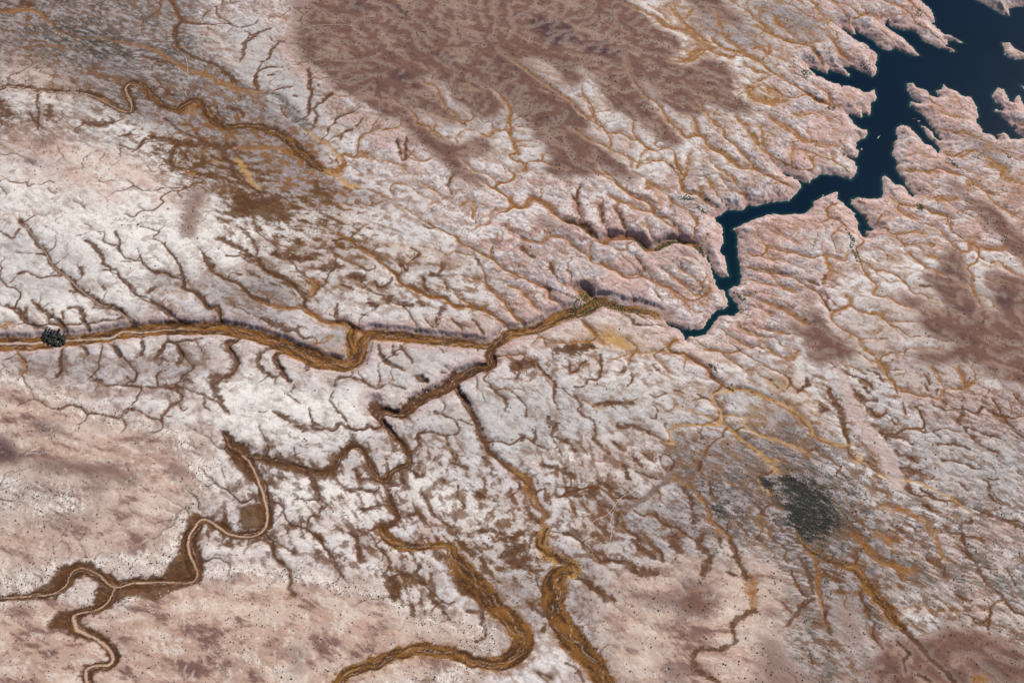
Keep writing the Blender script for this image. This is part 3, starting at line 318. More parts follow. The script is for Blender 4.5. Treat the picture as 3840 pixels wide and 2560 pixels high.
ZP('peach','D',"1600 1400,1720 1400,1720 1650,1600 1650",0.8)
ZP('peach','D',"850 1480,1000 1440,1150 1440,1150 1470,1000 1570,850 1560")
ZP('peach','D',"0 100,120 150,260 230,100 220,0 180",0.5); ZP('peach','D',"30 300,200 370,300 400,150 400,30 360",0.6)
ZP('salmon','C3',"650 1100,800 1020,760 930,1180 740,1330 660,1350 780,1160 860,960 960,830 1040,800 1180,850 1300,740 1250",0.9)
ZP('salmon','C4',"600 560,800 700,950 860,1010 850,1000 950,860 860,720 700",0.5); ZP('salmon','B4',"180 1110,330 1200,430 1320,520 1420,560 1500,400 1350,260 1250",0.8)
ZP('salmon','A1',"330 770,440 780,560 890,480 880,380 900,0 900,0 850,200 860",0.6); ZP('salmon','C2',"300 640,480 690,680 680,600 740,380 720",0.6)
ZP('salmon','B2',"1640 1180,1780 1200,1790 1400,1700 1360",0.5); ZP('salmon','A2',"880 930,1000 940,950 1000",0.4); ZP('salmon','B1',"440 130,640 180,620 240,480 210",0.5)
ZP('salmon','B1',"380 360,480 420,300 470,200 440",0.5); ZP('salmon','A1',"600 1140,830 1160,900 1230,700 1220",0.7); ZP('salmon','C4',"840 230,950 290,1000 350,900 320",0.8)
ZP('salmon','A1',"760 460,840 500,800 510",0.9)
ZP('white','D',"0 350,150 330,330 350,380 420,500 500,640 560,560 620,400 600,330 690,250 700,130 560,0 500",0.9)
ZP('white','D',"0 560,130 600,240 700,200 760,0 740",0.8); ZP('white','D',"0 180,60 190,180 230,150 260,0 240",0.7)
ZP('white','D',"520 860,650 880,760 900,880 920,850 990,720 1010,560 1000,440 960,480 900"); ZP('white','D',"600 1080,720 1080,860 1110,880 1200,720 1200,620 1160",0.8)
ZP('white','A1',"480 760,700 800,900 850,1200 920,1380 980,1200 980,900 930,740 900,560 830"); ZP('white','D',"960 1080,1100 1190,1230 1230,1100 1230,960 1150")
ZP('white','D',"1240 1000,1380 1040,1420 1110,1260 1080",0.9); ZP('white','D',"900 1060,1040 1110,1180 1200,1000 1180,900 1120",0.8)
ZP('white','B2',"540 450,800 480,1000 560,1260 600,1240 640,900 600,600 560"); ZP('white','B2',"740 170,960 240,1200 420,1000 440,860 400",0.7); ZP('white','B2',"1240 300,1600 400,1640 500,1400 460",0.6)
ZP('white','B2',"0 880,140 960,60 1020,0 1000",0.7); ZP('white','C1',"1440 40,1640 60,1680 200,1440 300,1380 200",0.8); ZP('white','C2',"0 240,300 240,330 330,100 400",0.3)
ZP('white','C1',"540 900,620 940,600 1040,500 1010",0.7); ZP('white','C1',"880 640,1100 640,1090 720,900 700",0.6); ZP('white','C1',"1380 880,1460 820,1560 860,1640 1000,1500 960",0.7); ZP('white','C1',"1700 820,1823 830,1823 940,1720 900",0.7)
ZP('white','C2',"0 820,260 820,220 900,100 920",0.7); ZP('white','C2',"640 800,900 900,1040 1060,1200 980,1350 1150,1700 1250,1500 1250,1200 1200,900 1100,820 1000,740 900",0.5)
ZP('white','B3',"660 920,900 1000,860 1160,700 1150,640 1040",0.6); ZP('white','B3',"880 980,1130 1020,1100 1100,960 1080",0.6); ZP('white','B3',"680 1230,770 1200,880 1260,1000 1370,900 1330,780 1290",0.6)
ZP('white','B4',"920 1180,1080 1220,1150 1350,1300 1480,1120 1450,980 1300",0.5); ZP('white','A3',"1520 390,1640 400,1700 470,1600 450",0.8)
ZP('white','B3',"560 1240,700 1300,680 1500,600 1560,640 1380",0.7); ZP('white','A1',"1600 1240,1823 1310,1823 1360,1640 1290",0.9); ZP('white','A1',"1530 1480,1700 1500,1823 1560,1823 1600,1560 1600",0.9)
ZP('white','B1',"0 850,100 860,110 920,0 920",0.4); ZP('white','B1',"580 820,960 800,970 860,900 900,800 850",0.8); ZP('white','B1',"1000 790,1100 800,1060 880,990 880",0.8)
ZP('white','C4',"620 160,900 220,860 340,720 260",0.6); ZP('white','C4',"830 820,1000 900,1100 930,960 960",0.5); ZP('white','C3',"260 380,540 430,500 500,300 480",0.7); ZP('white','C3',"120 1260,360 1290,400 1400,300 1440,160 1400",0.7)
ZP('white','C4',"1000 1060,1200 1100,1220 1230,1060 1180",0.6); ZP('white','C4',"0 950,60 1000,60 1180,0 1160",0.7); ZP('white','C3',"1740 950,1823 930,1823 1200,1700 1200",0.5)
ZP('grey','D',"-60 -60,480 -60,440 60,470 140,620 220,740 330,760 440,600 440,480 370,300 280,150 200,-60 120",0.9)
ZP('grey','D',"460 320,600 330,700 400,820 420,900 470,760 480,560 470,470 430",0.6)
ZP('grey','B1',"830 230,1000 240,1190 250,1230 400,1000 400,870 320",0.9); ZP('grey','B1',"1300 300,1560 360,1823 560,1800 640,1600 560,1420 460",0.8)
ZP('grey','B2',"0 250,200 350,330 460,300 540,100 520,0 470",0.9); ZP('grey','B2',"480 760,640 690,690 720,600 880,480 850",0.7); ZP('grey','B2',"0 570,240 590,330 640,120 650,0 620",0.8)
ZP('grey','B1',"200 870,560 850,760 920,1400 850,1420 980,1240 1060,900 1020,600 1000,450 1080,160 1060,0 980,0 880",0.55)
ZP('grey','D',"1560 1020,1700 990,1850 1040,2000 1150,2080 1300,2000 1420,1880 1400,1750 1250,1620 1250,1540 1150",0.8)
ZP('grey','D',"1350 1110,1560 1150,1600 1260,1480 1280,1380 1200",0.6); ZP('grey','D',"1250 1400,1420 1350,1500 1250,1300 1250",0.35); ZP('grey','D',"1780 1560,1820 1350,1960 1450,2100 1568",0.4)
ZP('grey','A3',"1350 0,1560 60,1700 200,1823 330,1600 320,1420 260,1300 200,1280 80",0.8); ZP('grey','A4',"0 0,220 30,380 120,490 240,430 290,200 230,60 130,-60 120",0.9); ZP('grey','A4',"1380 850,1530 900,1640 1020,1740 1120,1640 1130,1500 1050,1400 940",0.9)
ZP('grey','B4',"0 1140,160 1180,300 1300,440 1440,640 1530,500 1600,0 1600",0.7); ZP('grey','A1',"0 1230,180 1260,60 1330,0 1320",0.3)
ZP('grey','A2',"1450 720,1760 770,1740 890,1500 850",0.5); ZP('grey','A3',"380 380,500 420,520 600,430 520",0.6); ZP('grey','A3',"900 520,1100 680,1060 720,950 640",0.6); ZP('grey','A3',"60 420,240 400,260 540,160 480",0.6); ZP('grey','A3',"1050 780,1300 780,1400 900,1550 960,1300 900,1100 820",0.4)
ZP('grey','C2',"1400 700,1500 780,1823 960,1823 1060,1560 820",0.9); ZP('grey','C2',"1250 760,1360 760,1350 960,1290 1030",0.6); ZP('grey','C2',"1580 1040,1720 1120,1790 1280,1700 1380,1550 1400,1600 1280",0.8)
ZP('grey','C3',"0 830,180 850,260 1080,160 1250,80 1080,0 1000",0.6); ZP('grey','C3',"420 880,540 940,700 1090,640 1250,560 1150,440 1020",0.6)
ZP('pink','D',"900 280,1100 380,1500 420,1700 420,1760 250,1820 -60,2420 -60,2420 420,2420 600,1950 560,1900 760,1700 800,1350 640,1230 740,1180 740,1100 560,1000 500",0.9)
ZP('pink','D',"640 120,760 180,900 300,1000 400,900 420,760 260,620 60,560 -20",0.7); ZP('pink','B4',"560 1010,700 1240,820 1400,960 1600,860 1600,700 1420,600 1200",1.0)
ZP('pink','B2',"680 620,1000 680,1300 720,1620 730,1600 770,1300 755,1000 720,800 690",1.0); ZP('pink','B2',"1620 840,1823 730,1823 900,1740 900,1680 980",0.9)
ZP('pink','B2',"1440 1080,1500 1130,1700 1500,1640 1480,1500 1200",0.9); ZP('pink','B2',"1080 1100,1200 1120,1620 920,1600 900,1300 990",0.9); ZP('pink','B2',"920 1310,1130 1530,1080 1568,1000 1400",1.0)
ZP('pink','C2',"1040 0,1150 0,1110 100,1040 150",0.8); ZP('pink','C3',"0 20,150 140,160 180,300 330,280 360,150 260,120 160,0 80",1.0)
ZP('pink','D',"2100 900,2420 860,2420 1350,2250 1250,2150 1100,2050 1000",0.55); ZP('pink','D',"2000 1150,2200 1250,2300 1400,2150 1350",0.4)
ZP('pink','A1',"1350 600,1823 660,1823 690,1500 670",0.9); ZP('pink','A2',"300 1180,560 1210,720 1300,900 1300,880 1450,820 1340,700 1360,640 1300,330 1220",0.9); ZP('pink','A1',"1250 0,1823 0,1823 200,1500 180,1400 80",0.8)
ZP('pink','B3',"740 1220,860 1230,1000 1400,900 1350,780 1300",0.8); ZP('pink','B3',"1280 960,1380 940,1500 1100,1450 1080",0.9)
ZP('rough','A4',"-300 430,350 440,500 540,0 1000,0 1400,200 1600,-200 1600,-400 1400,-500 1000",0.35)
ZP('dark','C4',"130 160,260 150,400 220,500 330,560 440,520 540,440 590,330 560,210 430,200 350,260 290,160 230"); ZP('dark','C4',"20 150,100 170,110 250,40 230",0.8)
ZP('dark','C3',"1730 140,1823 180,1823 250,1760 240",0.9); ZP('dark','C3',"1370 180,1430 190,1440 300,1390 270",0.6); ZP('dark','C3',"1380 340,1540 340,1640 440,1560 430,1440 420",0.7)
ZP('dark','D',"100 40,250 80,330 150,250 150,120 90",0.35); ZP('dark','C4',"560 560,600 620,540 600",0.4)
ZP('tan','B3',"600 700,700 680,1000 830,900 860,650 840,320 810",0.8); ZP('tan','A3',"1250 340,1420 400,1320 430,1120 430",0.8); ZP('tan','A3',"1610 600,1823 560,1823 740,1650 700",0.7); ZP('tan','A4',"0 570,130 600,180 680,160 720,0 720",0.8)
ZP('tan','B2',"700 60,900 110,1100 130,1400 240,1650 330,1400 270,1000 160",0.5); ZP('tan','A3',"100 20,300 60,400 130,600 150,760 250,600 200,400 140,250 110,100 60",0.5); ZP('tan','A3',"990 1310,1100 1340,1080 1400,1000 1390",0.7)
ZP('tan','B2',"640 700,760 700,740 880,620 920,420 880,440 800,560 860,640 800",0.8); ZP('tan','B4',"0 950,200 1000,330 1100,500 1400,300 1250,0 1060",0.5); ZP('tan','B2',"250 310,400 340,460 440,380 500,320 420",0.5)
ZP('tan','C2',"1340 630,1450 640,1500 700,1420 700",0.9); ZP('tan','A1',"1320 1000,1460 1010,1560 1120,1620 1250,1420 1110",0.7); ZP('tan','A4',"1380 1200,1823 1150,1823 1330,1500 1300",0.3)
ZP('tan','C4',"850 360,1000 370,1100 430,1000 420",0.6); ZP('tan','B3',"1600 1250,1823 1200,1823 1400,1700 1380",0.4)
# mauve-brown mottled cover (thin brown film over pale rock)
ZP('mauve','D',"380 300,600 380,760 420,900 560,760 560,560 480,420 420",0.9); ZP('mauve','D',"560 300,900 560,1300 700,1100 760,700 640,560 560",0.5)
ZP('mauve','D',"1100 800,1500 800,1650 950,1550 1100,1300 1100,1150 950",0.35); ZP('mauve','D',"560 1000,1000 1000,1450 1100,1600 1350,1200 1300,900 1300,700 1330,560 1250",0.55); ZP('mauve','D',"1950 1150,2150 1250,2352 1500,2352 1650,2000 1600,1900 1400",0.6)
ZP('mauve','D',"1900 800,2352 900,2352 1200,2100 1200,1800 950",0.4); ZP('mauve','C1',"1280 440,1400 420,1823 240,1823 520,1500 740,1300 860,1100 840,1200 640",0.8); ZP('mauve','C1',"300 750,620 750,700 980,400 1000",0.5)
# dark brush growth
BRUSH = []   # (sheet, polygon, count per hectare, size m, tone)
def BP(t, pts, dens, size, tone=0): BRUSH.append((tile(t, P(pts)), dens, size, tone))

for t, q in (('C1', "400 780,540 735,670 790,800 880,1090 850,1170 730,1290 620,1350 760,1350 870,1150 950,1060 1010,880 960,760 1030,620 1060,660 960,680 890,590 830,480 860,440 920,300 965,190 960,330 880"), ('C1', "400 1070,500 1095,490 1150,540 1210,440 1180,300 1210,340 1140"), ('C1', "1560 0,1650 0,1730 100,1760 190,1690 180"),
             ('C1', "1280 420,1400 405,1360 470,1310 560,1270 600,1240 560,1280 500"), ('C1', "1350 500,1390 480,1340 640,1310 660"), ('C1', "1400 450,1560 480,1600 540,1480 500"), ('C2', "0 30,100 20,300 80,440 120,380 150,200 100"), ('C2', "1340 560,1500 560,1560 620,1430 650,1360 640"), ('B2', "580 1460,700 1440,760 1500,640 1530"), ('C1', "1640 350,1800 330,1810 500,1650 520"),
             ('B3', "330 830,620 780,640 830,450 900,330 890"), ('B3', "20 930,140 900,250 920,80 980,0 1040"), ('B3', "580 1240,700 1180,900 1190,860 1230,640 1240"), ('B1', "1050 1080,1240 1040,1360 1020,1330 1090,1150 1100"), ('B1', "1300 1100,1380 1150,1480 1180,1420 1190"),
             ('A1', "1580 1360,1700 1330,1800 1380,1823 1460,1640 1490,1560 1420"), ('A2', "0 1380,120 1360,260 1400,330 1500,160 1520,0 1500"), ('A2', "380 1290,500 1240,600 1320,560 1400,440 1350"), ('C3', "180 830,230 830,260 1100,210 1080"), ('C3', "0 690,120 740,200 800,120 830,0 760"), ('C3', "830 720,980 790,960 840,840 800"), ('C4', "430 700,560 770,640 850,600 900,460 900,440 800")):
    ZP('flat' if t == 'C1' or q.startswith('0 30') else 'flatb', t, q, 0.9)

ZP('mesa','A2',"200 -200,500 -200,460 60,420 300,440 440,330 400,240 280,270 120", 0.42)
ZP('pink','A2',"-100 -60,200 -60,260 200,300 400,420 500,380 640,200 500,60 260,-60 180",1.0); ZP('salmon','A2',"0 0,160 0,220 250,300 420,200 360,60 180",0.35)
ZP('cool','D',"1100 890,1480 880,1540 980,1380 1000,1300 1010,1200 1060,1120 1040,1060 940"); ZP('cool','D',"1000 930,1080 940,1100 1060,990 1020",0.8); ZP('cool','D',"860 800,1110 800,1100 850,900 900",0.8); ZP('cool','D',"640 120,720 200,730 300,560 160,520 40,600 20",0.8)
ZP('cool','D',"1330 1000,1460 900,1620 920,1540 1000",0.6); ZP('cool','D',"2050 980,2352 1000,2352 1150,2150 1120",0.7); ZP('cool','D',"0 520,200 560,250 640,100 700,0 690",0.4)
ZP('flatb','D',"520 430,700 440,880 540,740 610,560 580,480 500",0.42); ZP('flatb','D',"330 330,560 340,640 400,560 470,420 440",0.55); ZP('flatb','D',"560 600,760 640,740 700,560 650",0.45); ZP('flatb','D',"980 1230,1120 1240,1180 1360,1060 1330",0.5); ZP('flatb','D',"860 1290,960 1290,980 1420,900 1400",0.6); ZP('flatb','D',"1150 1230,1220 1220,1230 1330,1160 1300",0.7)
ZP('mauve','D',"300 180,520 260,760 360,900 480,640 480,380 380,250 260",0.9); ZP('mauve','D',"0 40,140 60,240 180,60 220",0.8)
ZP('salmon','D',"0 280,120 290,380 400,420 480,300 480,100 420,0 400",0.7)
# ------------------------------------------------------------------ noise
_tab = rng.random((256, 256)).astype(F)*2 - 1
_ang = rng.random((256, 256)).astype(F)*2*np.pi
_gx, _gy = np.cos(_ang), np.sin(_ang)
def gn(x, y, s=0):
    """gradient noise, about -1..1"""
    x = np.asarray(x, F) + F(17.3*s); y = np.asarray(y, F) + F(41.7*s)
    ix = np.floor(x).astype(np.int32); iy = np.floor(y).astype(np.int32)
    fx = x - ix; fy = y - iy
    u = fx*fx*fx*(fx*(fx*6-15)+10); v = fy*fy*fy*(fy*(fy*6-15)+10)
    x0 = ix & 255; x1 = (ix+1) & 255; y0 = iy & 255; y1 = (iy+1) & 255
    a = _gx[y0, x0]*fx + _gy[y0, x0]*fy
    b = _gx[y0, x1]*(fx-1) + _gy[y0, x1]*fy
    c = _gx[y1, x0]*fx + _gy[y1, x0]*(fy-1)
    d = _gx[y1, x1]*(fx-1) + _gy[y1, x1]*(fy-1)
    return (a + (b-a)*u + ((c + (d-c)*u) - (a + (b-a)*u))*v)*F(1.45)
def fbm(x, y, o=4, s=0, g=0.5):
    r = 0; a = 1.0; t = 0
    for k in range(o):
        r = r + a*gn(x*2.0**k, y*2.0**k, s+k*3+1); t += a; a *= g
    return r/t
def ss(x, a, b):
    t = np.clip((x-a)/(b-a), 0, 1); return t*t*(3-2*t)
def lerp(a, b, t): return a + (b-a)*t
def n1(z, s=0):
    t = rng_1d[s]; i = np.floor(z).astype(np.int32); f = z-i; f = f*f*(3-2*f)
    return t[i & 1023]*(1-f) + t[(i+1) & 1023]*f
rng_1d = rng.random((8, 1024)).astype(F)*2 - 1

# ------------------------------------------------------------------ the terrain lattice (one sheet; wide cells out to the horizon)
def axis(lo, hi, f, far, n):
    a = [lo]
    while a[-1] < hi: a.append(a[-1] + f(a[-1]))
    s0 = f(lo); s1 = f(hi); left = []; right = []
    p, q, st, su = lo, a[-1], s0, s1
    for k in range(n):
        st *= 1.22; su *= 1.22; p -= st; q += su; left.append(p); right.append(q)
    return np.array(left[::-1] + a + right)
XS = axis(-5150, 5150, lambda t: 7.2, 0, 34)
YS = axis(-3050, 4520, lambda t: 6.7 + 5.2*(t+3050)/7570, 0, 34)
NX, NY = len(XS), len(YS)
X, Y = np.meshgrid(XS.astype(F), YS.astype(F))

# ------------------------------------------------------------------ polylines -> segments in metres
def smooth_line(pts, step=14.0, wob=1.0, seed=0, wmul=1.0):
    p = np.array(pts, float)
    u, v, w = p[:, 0], p[:, 1], p[:, 2]
    x, y = W(u, v)
    x2, y2 = W(u+1.0, v)
    wm = w*np.hypot(x2-x, y2-y)*1.12
    q = np.stack([x, y, wm], 1)
    if len(q) < 3:
        q = np.vstack([q[0], (q[0]+q[-1])/2, q[-1]])
    ext = np.vstack([2*q[0]-q[1], q, 2*q[-1]-q[-2]])
    out = []
    for i in range(1, len(ext)-2):
        p0, p1, p2, p3 = ext[i-1], ext[i], ext[i+1], ext[i+2]
        n = max(2, int(np.hypot(*(p2-p1)[:2])/step))
        t = (np.arange(n)/n)[:, None]
        out.append(0.5*((2*p1)+(-p0+p2)*t+(2*p0-5*p1+4*p2-p3)*t*t+(-p0+3*p1-3*p2+p3)*t**3))
    out.append(ext[-2:-1]); out = np.vstack(out)
    out[:, 2] = np.maximum(out[:, 2], 3.0)*wmul
    s = np.arange(len(out))
    sc = np.clip(out[:, 2]*0.25, 3, 9)*wob
    out[:, 0] += sc*gn(out[:, 0]/60, out[:, 1]/60, seed+3)*1.6 + 0.5*sc*gn(out[:, 0]/22, out[:, 1]/22, seed+5)
    out[:, 1] += sc*gn(out[:, 0]/60, out[:, 1]/60, seed+7)*1.6 + 0.5*sc*gn(out[:, 0]/22, out[:, 1]/22, seed+9)
    return out

def raster(line, R, cb, xs=XS, ys=YS, gx=None, gy=None):
    """call cb(window, distance, t, i) for each segment of the line, windows reach R metres"""
    gx = X if gx is None else gx; gy = Y if gy is None else gy
    for i in range(len(line)-1):
        a, b = line[i], line[i+1]
        x0, x1 = min(a[0], b[0])-R, max(a[0], b[0])+R
        y0, y1 = min(a[1], b[1])-R, max(a[1], b[1])+R
        i0, i1 = np.searchsorted(xs, (x0, x1)); j0, j1 = np.searchsorted(ys, (y0, y1))
        if i1 <= i0 or j1 <= j0: continue
        sl = (slice(j0, j1), slice(i0, i1))
        px = gx[sl]-F(a[0]); py = gy[sl]-F(a[1]); dx = b[0]-a[0]; dy = b[1]-a[1]
        L2 = dx*dx+dy*dy+1e-6
        t = np.clip((px*dx+py*dy)/L2, 0, 1)
        cb(sl, np.hypot(px-t*dx, py-t*dy), t, i)

BIG = 1e4
KIND = {'o': 0, 'b': 1, 't': 2, 'v': 3, 'g': 4}
SEGS = []
for n, (sh, kind, pts, depth, bed, thread) in enumerate(LN):
    if len(pts) < 2: continue
    if depth is not None and 3.5 < depth < 10: depth = 3.6+(depth-3.5)*0.5
    SEGS.append((smooth_line(pts, seed=n % 50, wmul=1.45 if bed == 2 else 1.15 if bed == 1 else 1.0), kind, depth, bed, thread))

# ------------------------------------------------------------------ lake mask and distance to shore
def poly_world(pts, step=12.0, wob=0.0, seed=0, carve=0):
    p = np.array([q[:2] for q in pts]); x, y = to_plane(p[:, 0], p[:, 1], 4.0)
    q = np.stack([x, y], 1); out = []
    for i in range(len(q)):
        a, b = q[i], q[(i+1) % len(q)]; n = max(1, int(np.hypot(*(b-a))/step))
        n = min(n, 200)
        for k in range(n): out.append(a+(b-a)*k/n)
    out = np.array(out)
    if wob:
        o = out.copy()
        o[:, 0] += wob*(gn(out[:, 0]/34, out[:, 1]/34, seed)*1.3+gn(out[:, 0]/13, out[:, 1]/13, seed+2)*.6)
        o[:, 1] += wob*(gn(out[:, 0]/34, out[:, 1]/34, seed+4)*1.3+gn(out[:, 0]/13, out[:, 1]/13, seed+6)*.6)
        out = o
    return out
def inside(poly, gx, gy, xs, ys):
    """even-odd fill by scanlines on a lattice"""
    m = np.zeros(gx.shape, bool)
    x0, y0 = poly[:, 0], poly[:, 1]; x1, y1 = np.roll(x0, -1), np.roll(y0, -1)
    j0 = np.searchsorted(ys, y0.min()); j1 = np.searchsorted(ys, y0.max())
    for j in range(j0, j1):
        yy = ys[j]; c = (y0 > yy) != (y1 > yy)
        xi = np.sort(x0[c]+(yy-y0[c])/(y1[c]-y0[c])*(x1[c]-x0[c]))
        ii = np.searchsorted(xs, xi)
        for k in range(0, len(ii)-1, 2): m[j, ii[k]:ii[k+1]] = True
    return m
lake_p = poly_world(LAKE, wob=8, seed=3)
water = inside(lake_p, X, Y, XS, YS)
isl_p = [poly_world(q, wob=4, seed=5) for q in ISLANDS[:2]]
isl_m = [inside(q, X, Y, XS, YS) for q in isl_p]
for m in isl_m: water &= ~m
pond_p = poly_world(POND, wob=4, seed=2)
shore = np.full(X.shape, F(420.0))
def _sh(sl, d, t, i): np.minimum(shore[sl], d, out=shore[sl])
for q in [lake_p] + isl_p:
    raster(np.vstack([q, q[:1]]), 420.0 if q is lake_p else 60.0, _sh)
shore = np.where(water, -shore, shore)
shore = shore + 4.5*gn(X/26, Y/26, 11) + 3.0*gn(X/11, Y/11, 12)

# ------------------------------------------------------------------ zone maps on a 12 m raster
ZX = np.arange(-5460, 5461, 12.0); ZY = np.arange(-3360, 5001, 12.0)
ZGX, ZGY = np.meshgrid(ZX, ZY)
def gauss(a, s):
    r = int(3*s); k = np.exp(-np.arange(-r, r+1)**2/(2*s*s)); k /= k.sum()
    p = np.pad(a, ((r, r), (r, r)), 'edge')
    p = sum(k[i]*p[i:i+a.shape[0], :] for i in range(2*r+1))
    return sum(k[i]*p[:, i:i+a.shape[1]] for i in range(2*r+1)).astype(F)
FEA = {'mesa': 4.0, 'mesadark': 3, 'peach': 9, 'white': 7, 'grey': 6, 'pink': 7, 'dark': 4.0, 'tan': 3, 'rough': 12, 'lilac': 4, 'salmon': 7, 'mauve': 10, 'flat': 1.8, 'flatb': 4, 'cool': 6}
zmap = {}
for k, lst in Z.items():
    a = np.zeros(ZGX.shape)
    for pts, amt in lst:
        p = np.array(pts); x, y = W(p[:, 0], p[:, 1], carve=0)
        a = np.maximum(a, amt*inside(np.stack([x, y], 1), ZGX, ZGY, ZX, ZY))
    zmap[k] = gauss(a, FEA[k])
def zs(m, x, y):
    fx = np.clip((x-ZX[0])/12.0, 0, len(ZX)-1.01); fy = np.clip((y-ZY[0])/12.0, 0, len(ZY)-1.01)
    i = fx.astype(np.int32); j = fy.astype(np.int32); u = (fx-i).astype(F); v = (fy-j).astype(F)
    return (m[j, i]*(1-u)+m[j, i+1]*u)*(1-v)+(m[j+1, i]*(1-u)+m[j+1, i+1]*u)*v

# grain of the rock: streaks run from upper left to lower right, turning from sheet to sheet
def grain(x, y, lx, ly, deg=-33.0, s=0):
    a = math.radians(deg)
    wx = x + 160*gn(x/900, y/900, s+1) ; wy = y + 160*gn(x/900, y/900, s+2)
    return (wx*math.cos(a)+wy*math.sin(a))/lx, (-wx*math.sin(a)+wy*math.cos(a))/ly

# ------------------------------------------------------------------ drainage: carve, fill and erode on a 16 m raster
DS = 15.0
DX = np.arange(-5460, 5461, DS); DY = np.arange(-3360, 4881, DS)
DGX, DGY = [a.astype(F) for a in np.meshgrid(DX, DY)]
def carved(gx, gy, xs, ys, z0, wall=1.0):
    q = np.zeros(gx.shape, F)
    for line, kind, depth, bed, thread in SEGS:
        wmax = line[:, 2].max(); D = depth if depth is not None else 6 + 0.12*wmax
        Rw = 22 + D*(0.75 if D > 15 else 2.4)
        def cb(sl, d, t, i):
            hw = 0.5*(line[i, 2]+(line[i+1, 2]-line[i, 2])*t)
            s = np.clip((d-hw*0.9)/Rw, 0, 1)
            c = D*(1-s)**2*(1+s)  # steep foot, rounded rim
            np.maximum(q[sl], c, out=q[sl])
        raster(line, wmax/2+Rw, cb, xs, ys, gx, gy)
    return q
g1 = grain(DGX, DGY, 520, 170, s=1); g2 = grain(DGX, DGY, 230, 95, s=4)
mes = zs(zmap['mesa'], DGX, DGY)
mz = macro(DGX, DGY).astype(F)
base = mz + 9*fbm(g1[0], g1[1], 3, 5) + 4*fbm(g2[0], g2[1], 3, 9) + 2.4*gn(DGX/46, DGY/46, 3) + 4*fbm(DGX/110, DGY/110, 2, 6) + 5*mes
wd = inside(lake_p, DGX, DGY, DX, DY)
dep = carved(DGX, DGY, DX, DY, base)
H = np.where(wd, -2.0, np.maximum(base - dep - np.where(dep > 0, 4, 0), 1.0)).astype(float)

def fill(h):
    ny, nx = h.shape; n = nx*ny; hf = h.ravel().tolist(); done = bytearray(n); heap = []
    for i in list(range(nx))+list(range(n-nx, n))+list(range(0, n, nx))+list(range(nx-1, n, nx)):
        if not done[i]: done[i] = 1; heap.append((hf[i], i))
    for i in np.flatnonzero(wd.ravel()).tolist():
        if not done[i]: done[i] = 1; heap.append((hf[i], i))
    heapq.heapify(heap); push = heapq.heappush; pop = heapq.heappop
    nb = (-nx-1, -nx, -nx+1, -1, 1, nx-1, nx, nx+1)
    while heap:
        z, i = pop(heap); z += 0.02
        for o in nb:
            j = i+o
            if 0 <= j < n and not done[j]:
                done[j] = 1
                if hf[j] < z: hf[j] = z
                push(heap, (hf[j], j))
    return np.array(hf).reshape(ny, nx)
def receivers(h):
    ny, nx = h.shape; idx = np.arange(nx*ny).reshape(ny, nx)
    p = np.pad(h, 1, constant_values=1e9); best = np.zeros(h.shape); rec = idx.copy(); dist = np.ones(h.shape)
    nz = rng.random(h.shape)*0.0
    for dy in (-1, 0, 1):
        for dx in (-1, 0, 1):
            if dx or dy:
                L_ = DS*math.hypot(dx, dy)
                s = (h - p[1+dy:1+dy+ny, 1+dx:1+dx+nx])/L_*(1+0.25*rng.random(h.shape))
                m = s > best
                best[m] = s[m]; rec[m] = (idx+dy*nx+dx)[m]; dist[m] = L_
    return rec.ravel(), dist.ravel()
H = fill(H)
up_mask = (~wd).ravel()
NIT = 9
for it in range(NIT):
    rec, dist = receivers(H)
    hf = H.ravel(); order = np.argsort(hf, kind='stable')
    ol = order.tolist(); rl = rec.tolist(); A = [1.0]*len(ol)
    for i in reversed(ol):
        r = rl[i]
        if r != i: A[r] += A[i]
    An = np.array(A)
    if it == NIT-1: break
    c = 0.055*np.sqrt(An)*(DS/dist)*0.9
    cl = c.tolist(); hl = hf.tolist()
    for i in ol:
        r = rl[i]
        if r != i:
            k = cl[i]; hl[i] = (hl[i]+k*hl[r])/(1+k)
    H = np.array(hl).reshape(H.shape)
    # keep the uplands from wearing away as a whole
    H = H + 0.35*(gauss(base-dep, 6)-gauss(H, 6))*(~wd)
    H = np.where(wd, -2, H)
    if it % 4 == 3: H = fill(H)
An = An.reshape(H.shape)

# minor channels of the drainage, smoothed
recy, recx = np.divmod(rec, len(DX))
px_, py_ = DGX.ravel().astype(float), DGY.ravel().astype(float)
qx, qy = px_.copy(), py_.copy()
for _ in range(2):
    nx_ = 0.5*qx+0.5*qx[rec]; ny_ = 0.5*qy+0.5*qy[rec]; qx, qy = nx_, ny_
qx += 6*gn(px_/30, py_/30, 21); qy += 6*gn(px_/30, py_/30, 22)
Af = An.ravel()
slope_r = (H.ravel()-H.ravel()[rec])/dist
slope_r = np.minimum(slope_r, slope_r[rec]*2+0.01)
sel = np.flatnonzero((Af > 18) & (slope_r > 0.012) & up_mask & (rec != np.arange(len(rec))) & (np.abs(px_) < 5200) & (py_ > -3100) & (py_ < 4560))
print('minor channel segments', len(sel))
minor = np.full(X.shape, F(60.0)); minorA = np.zeros(X.shape, F)
la = np.log(Af)
for i in sel.tolist():
    r = rec[i]
    a = (qx[i], qy[i], 0); b = (qx[r], qy[r], 0)
    hw = 0.7 + 1.35*max(0.0, la[i]-2.9)
    def cb(sl, d, t, _i):
        d = d-F(hw); m = minor[sl]; k = d < m; m[k] = d[k]; minorA[sl][k] = la[i]
    raster((a, b), 30.0, cb)

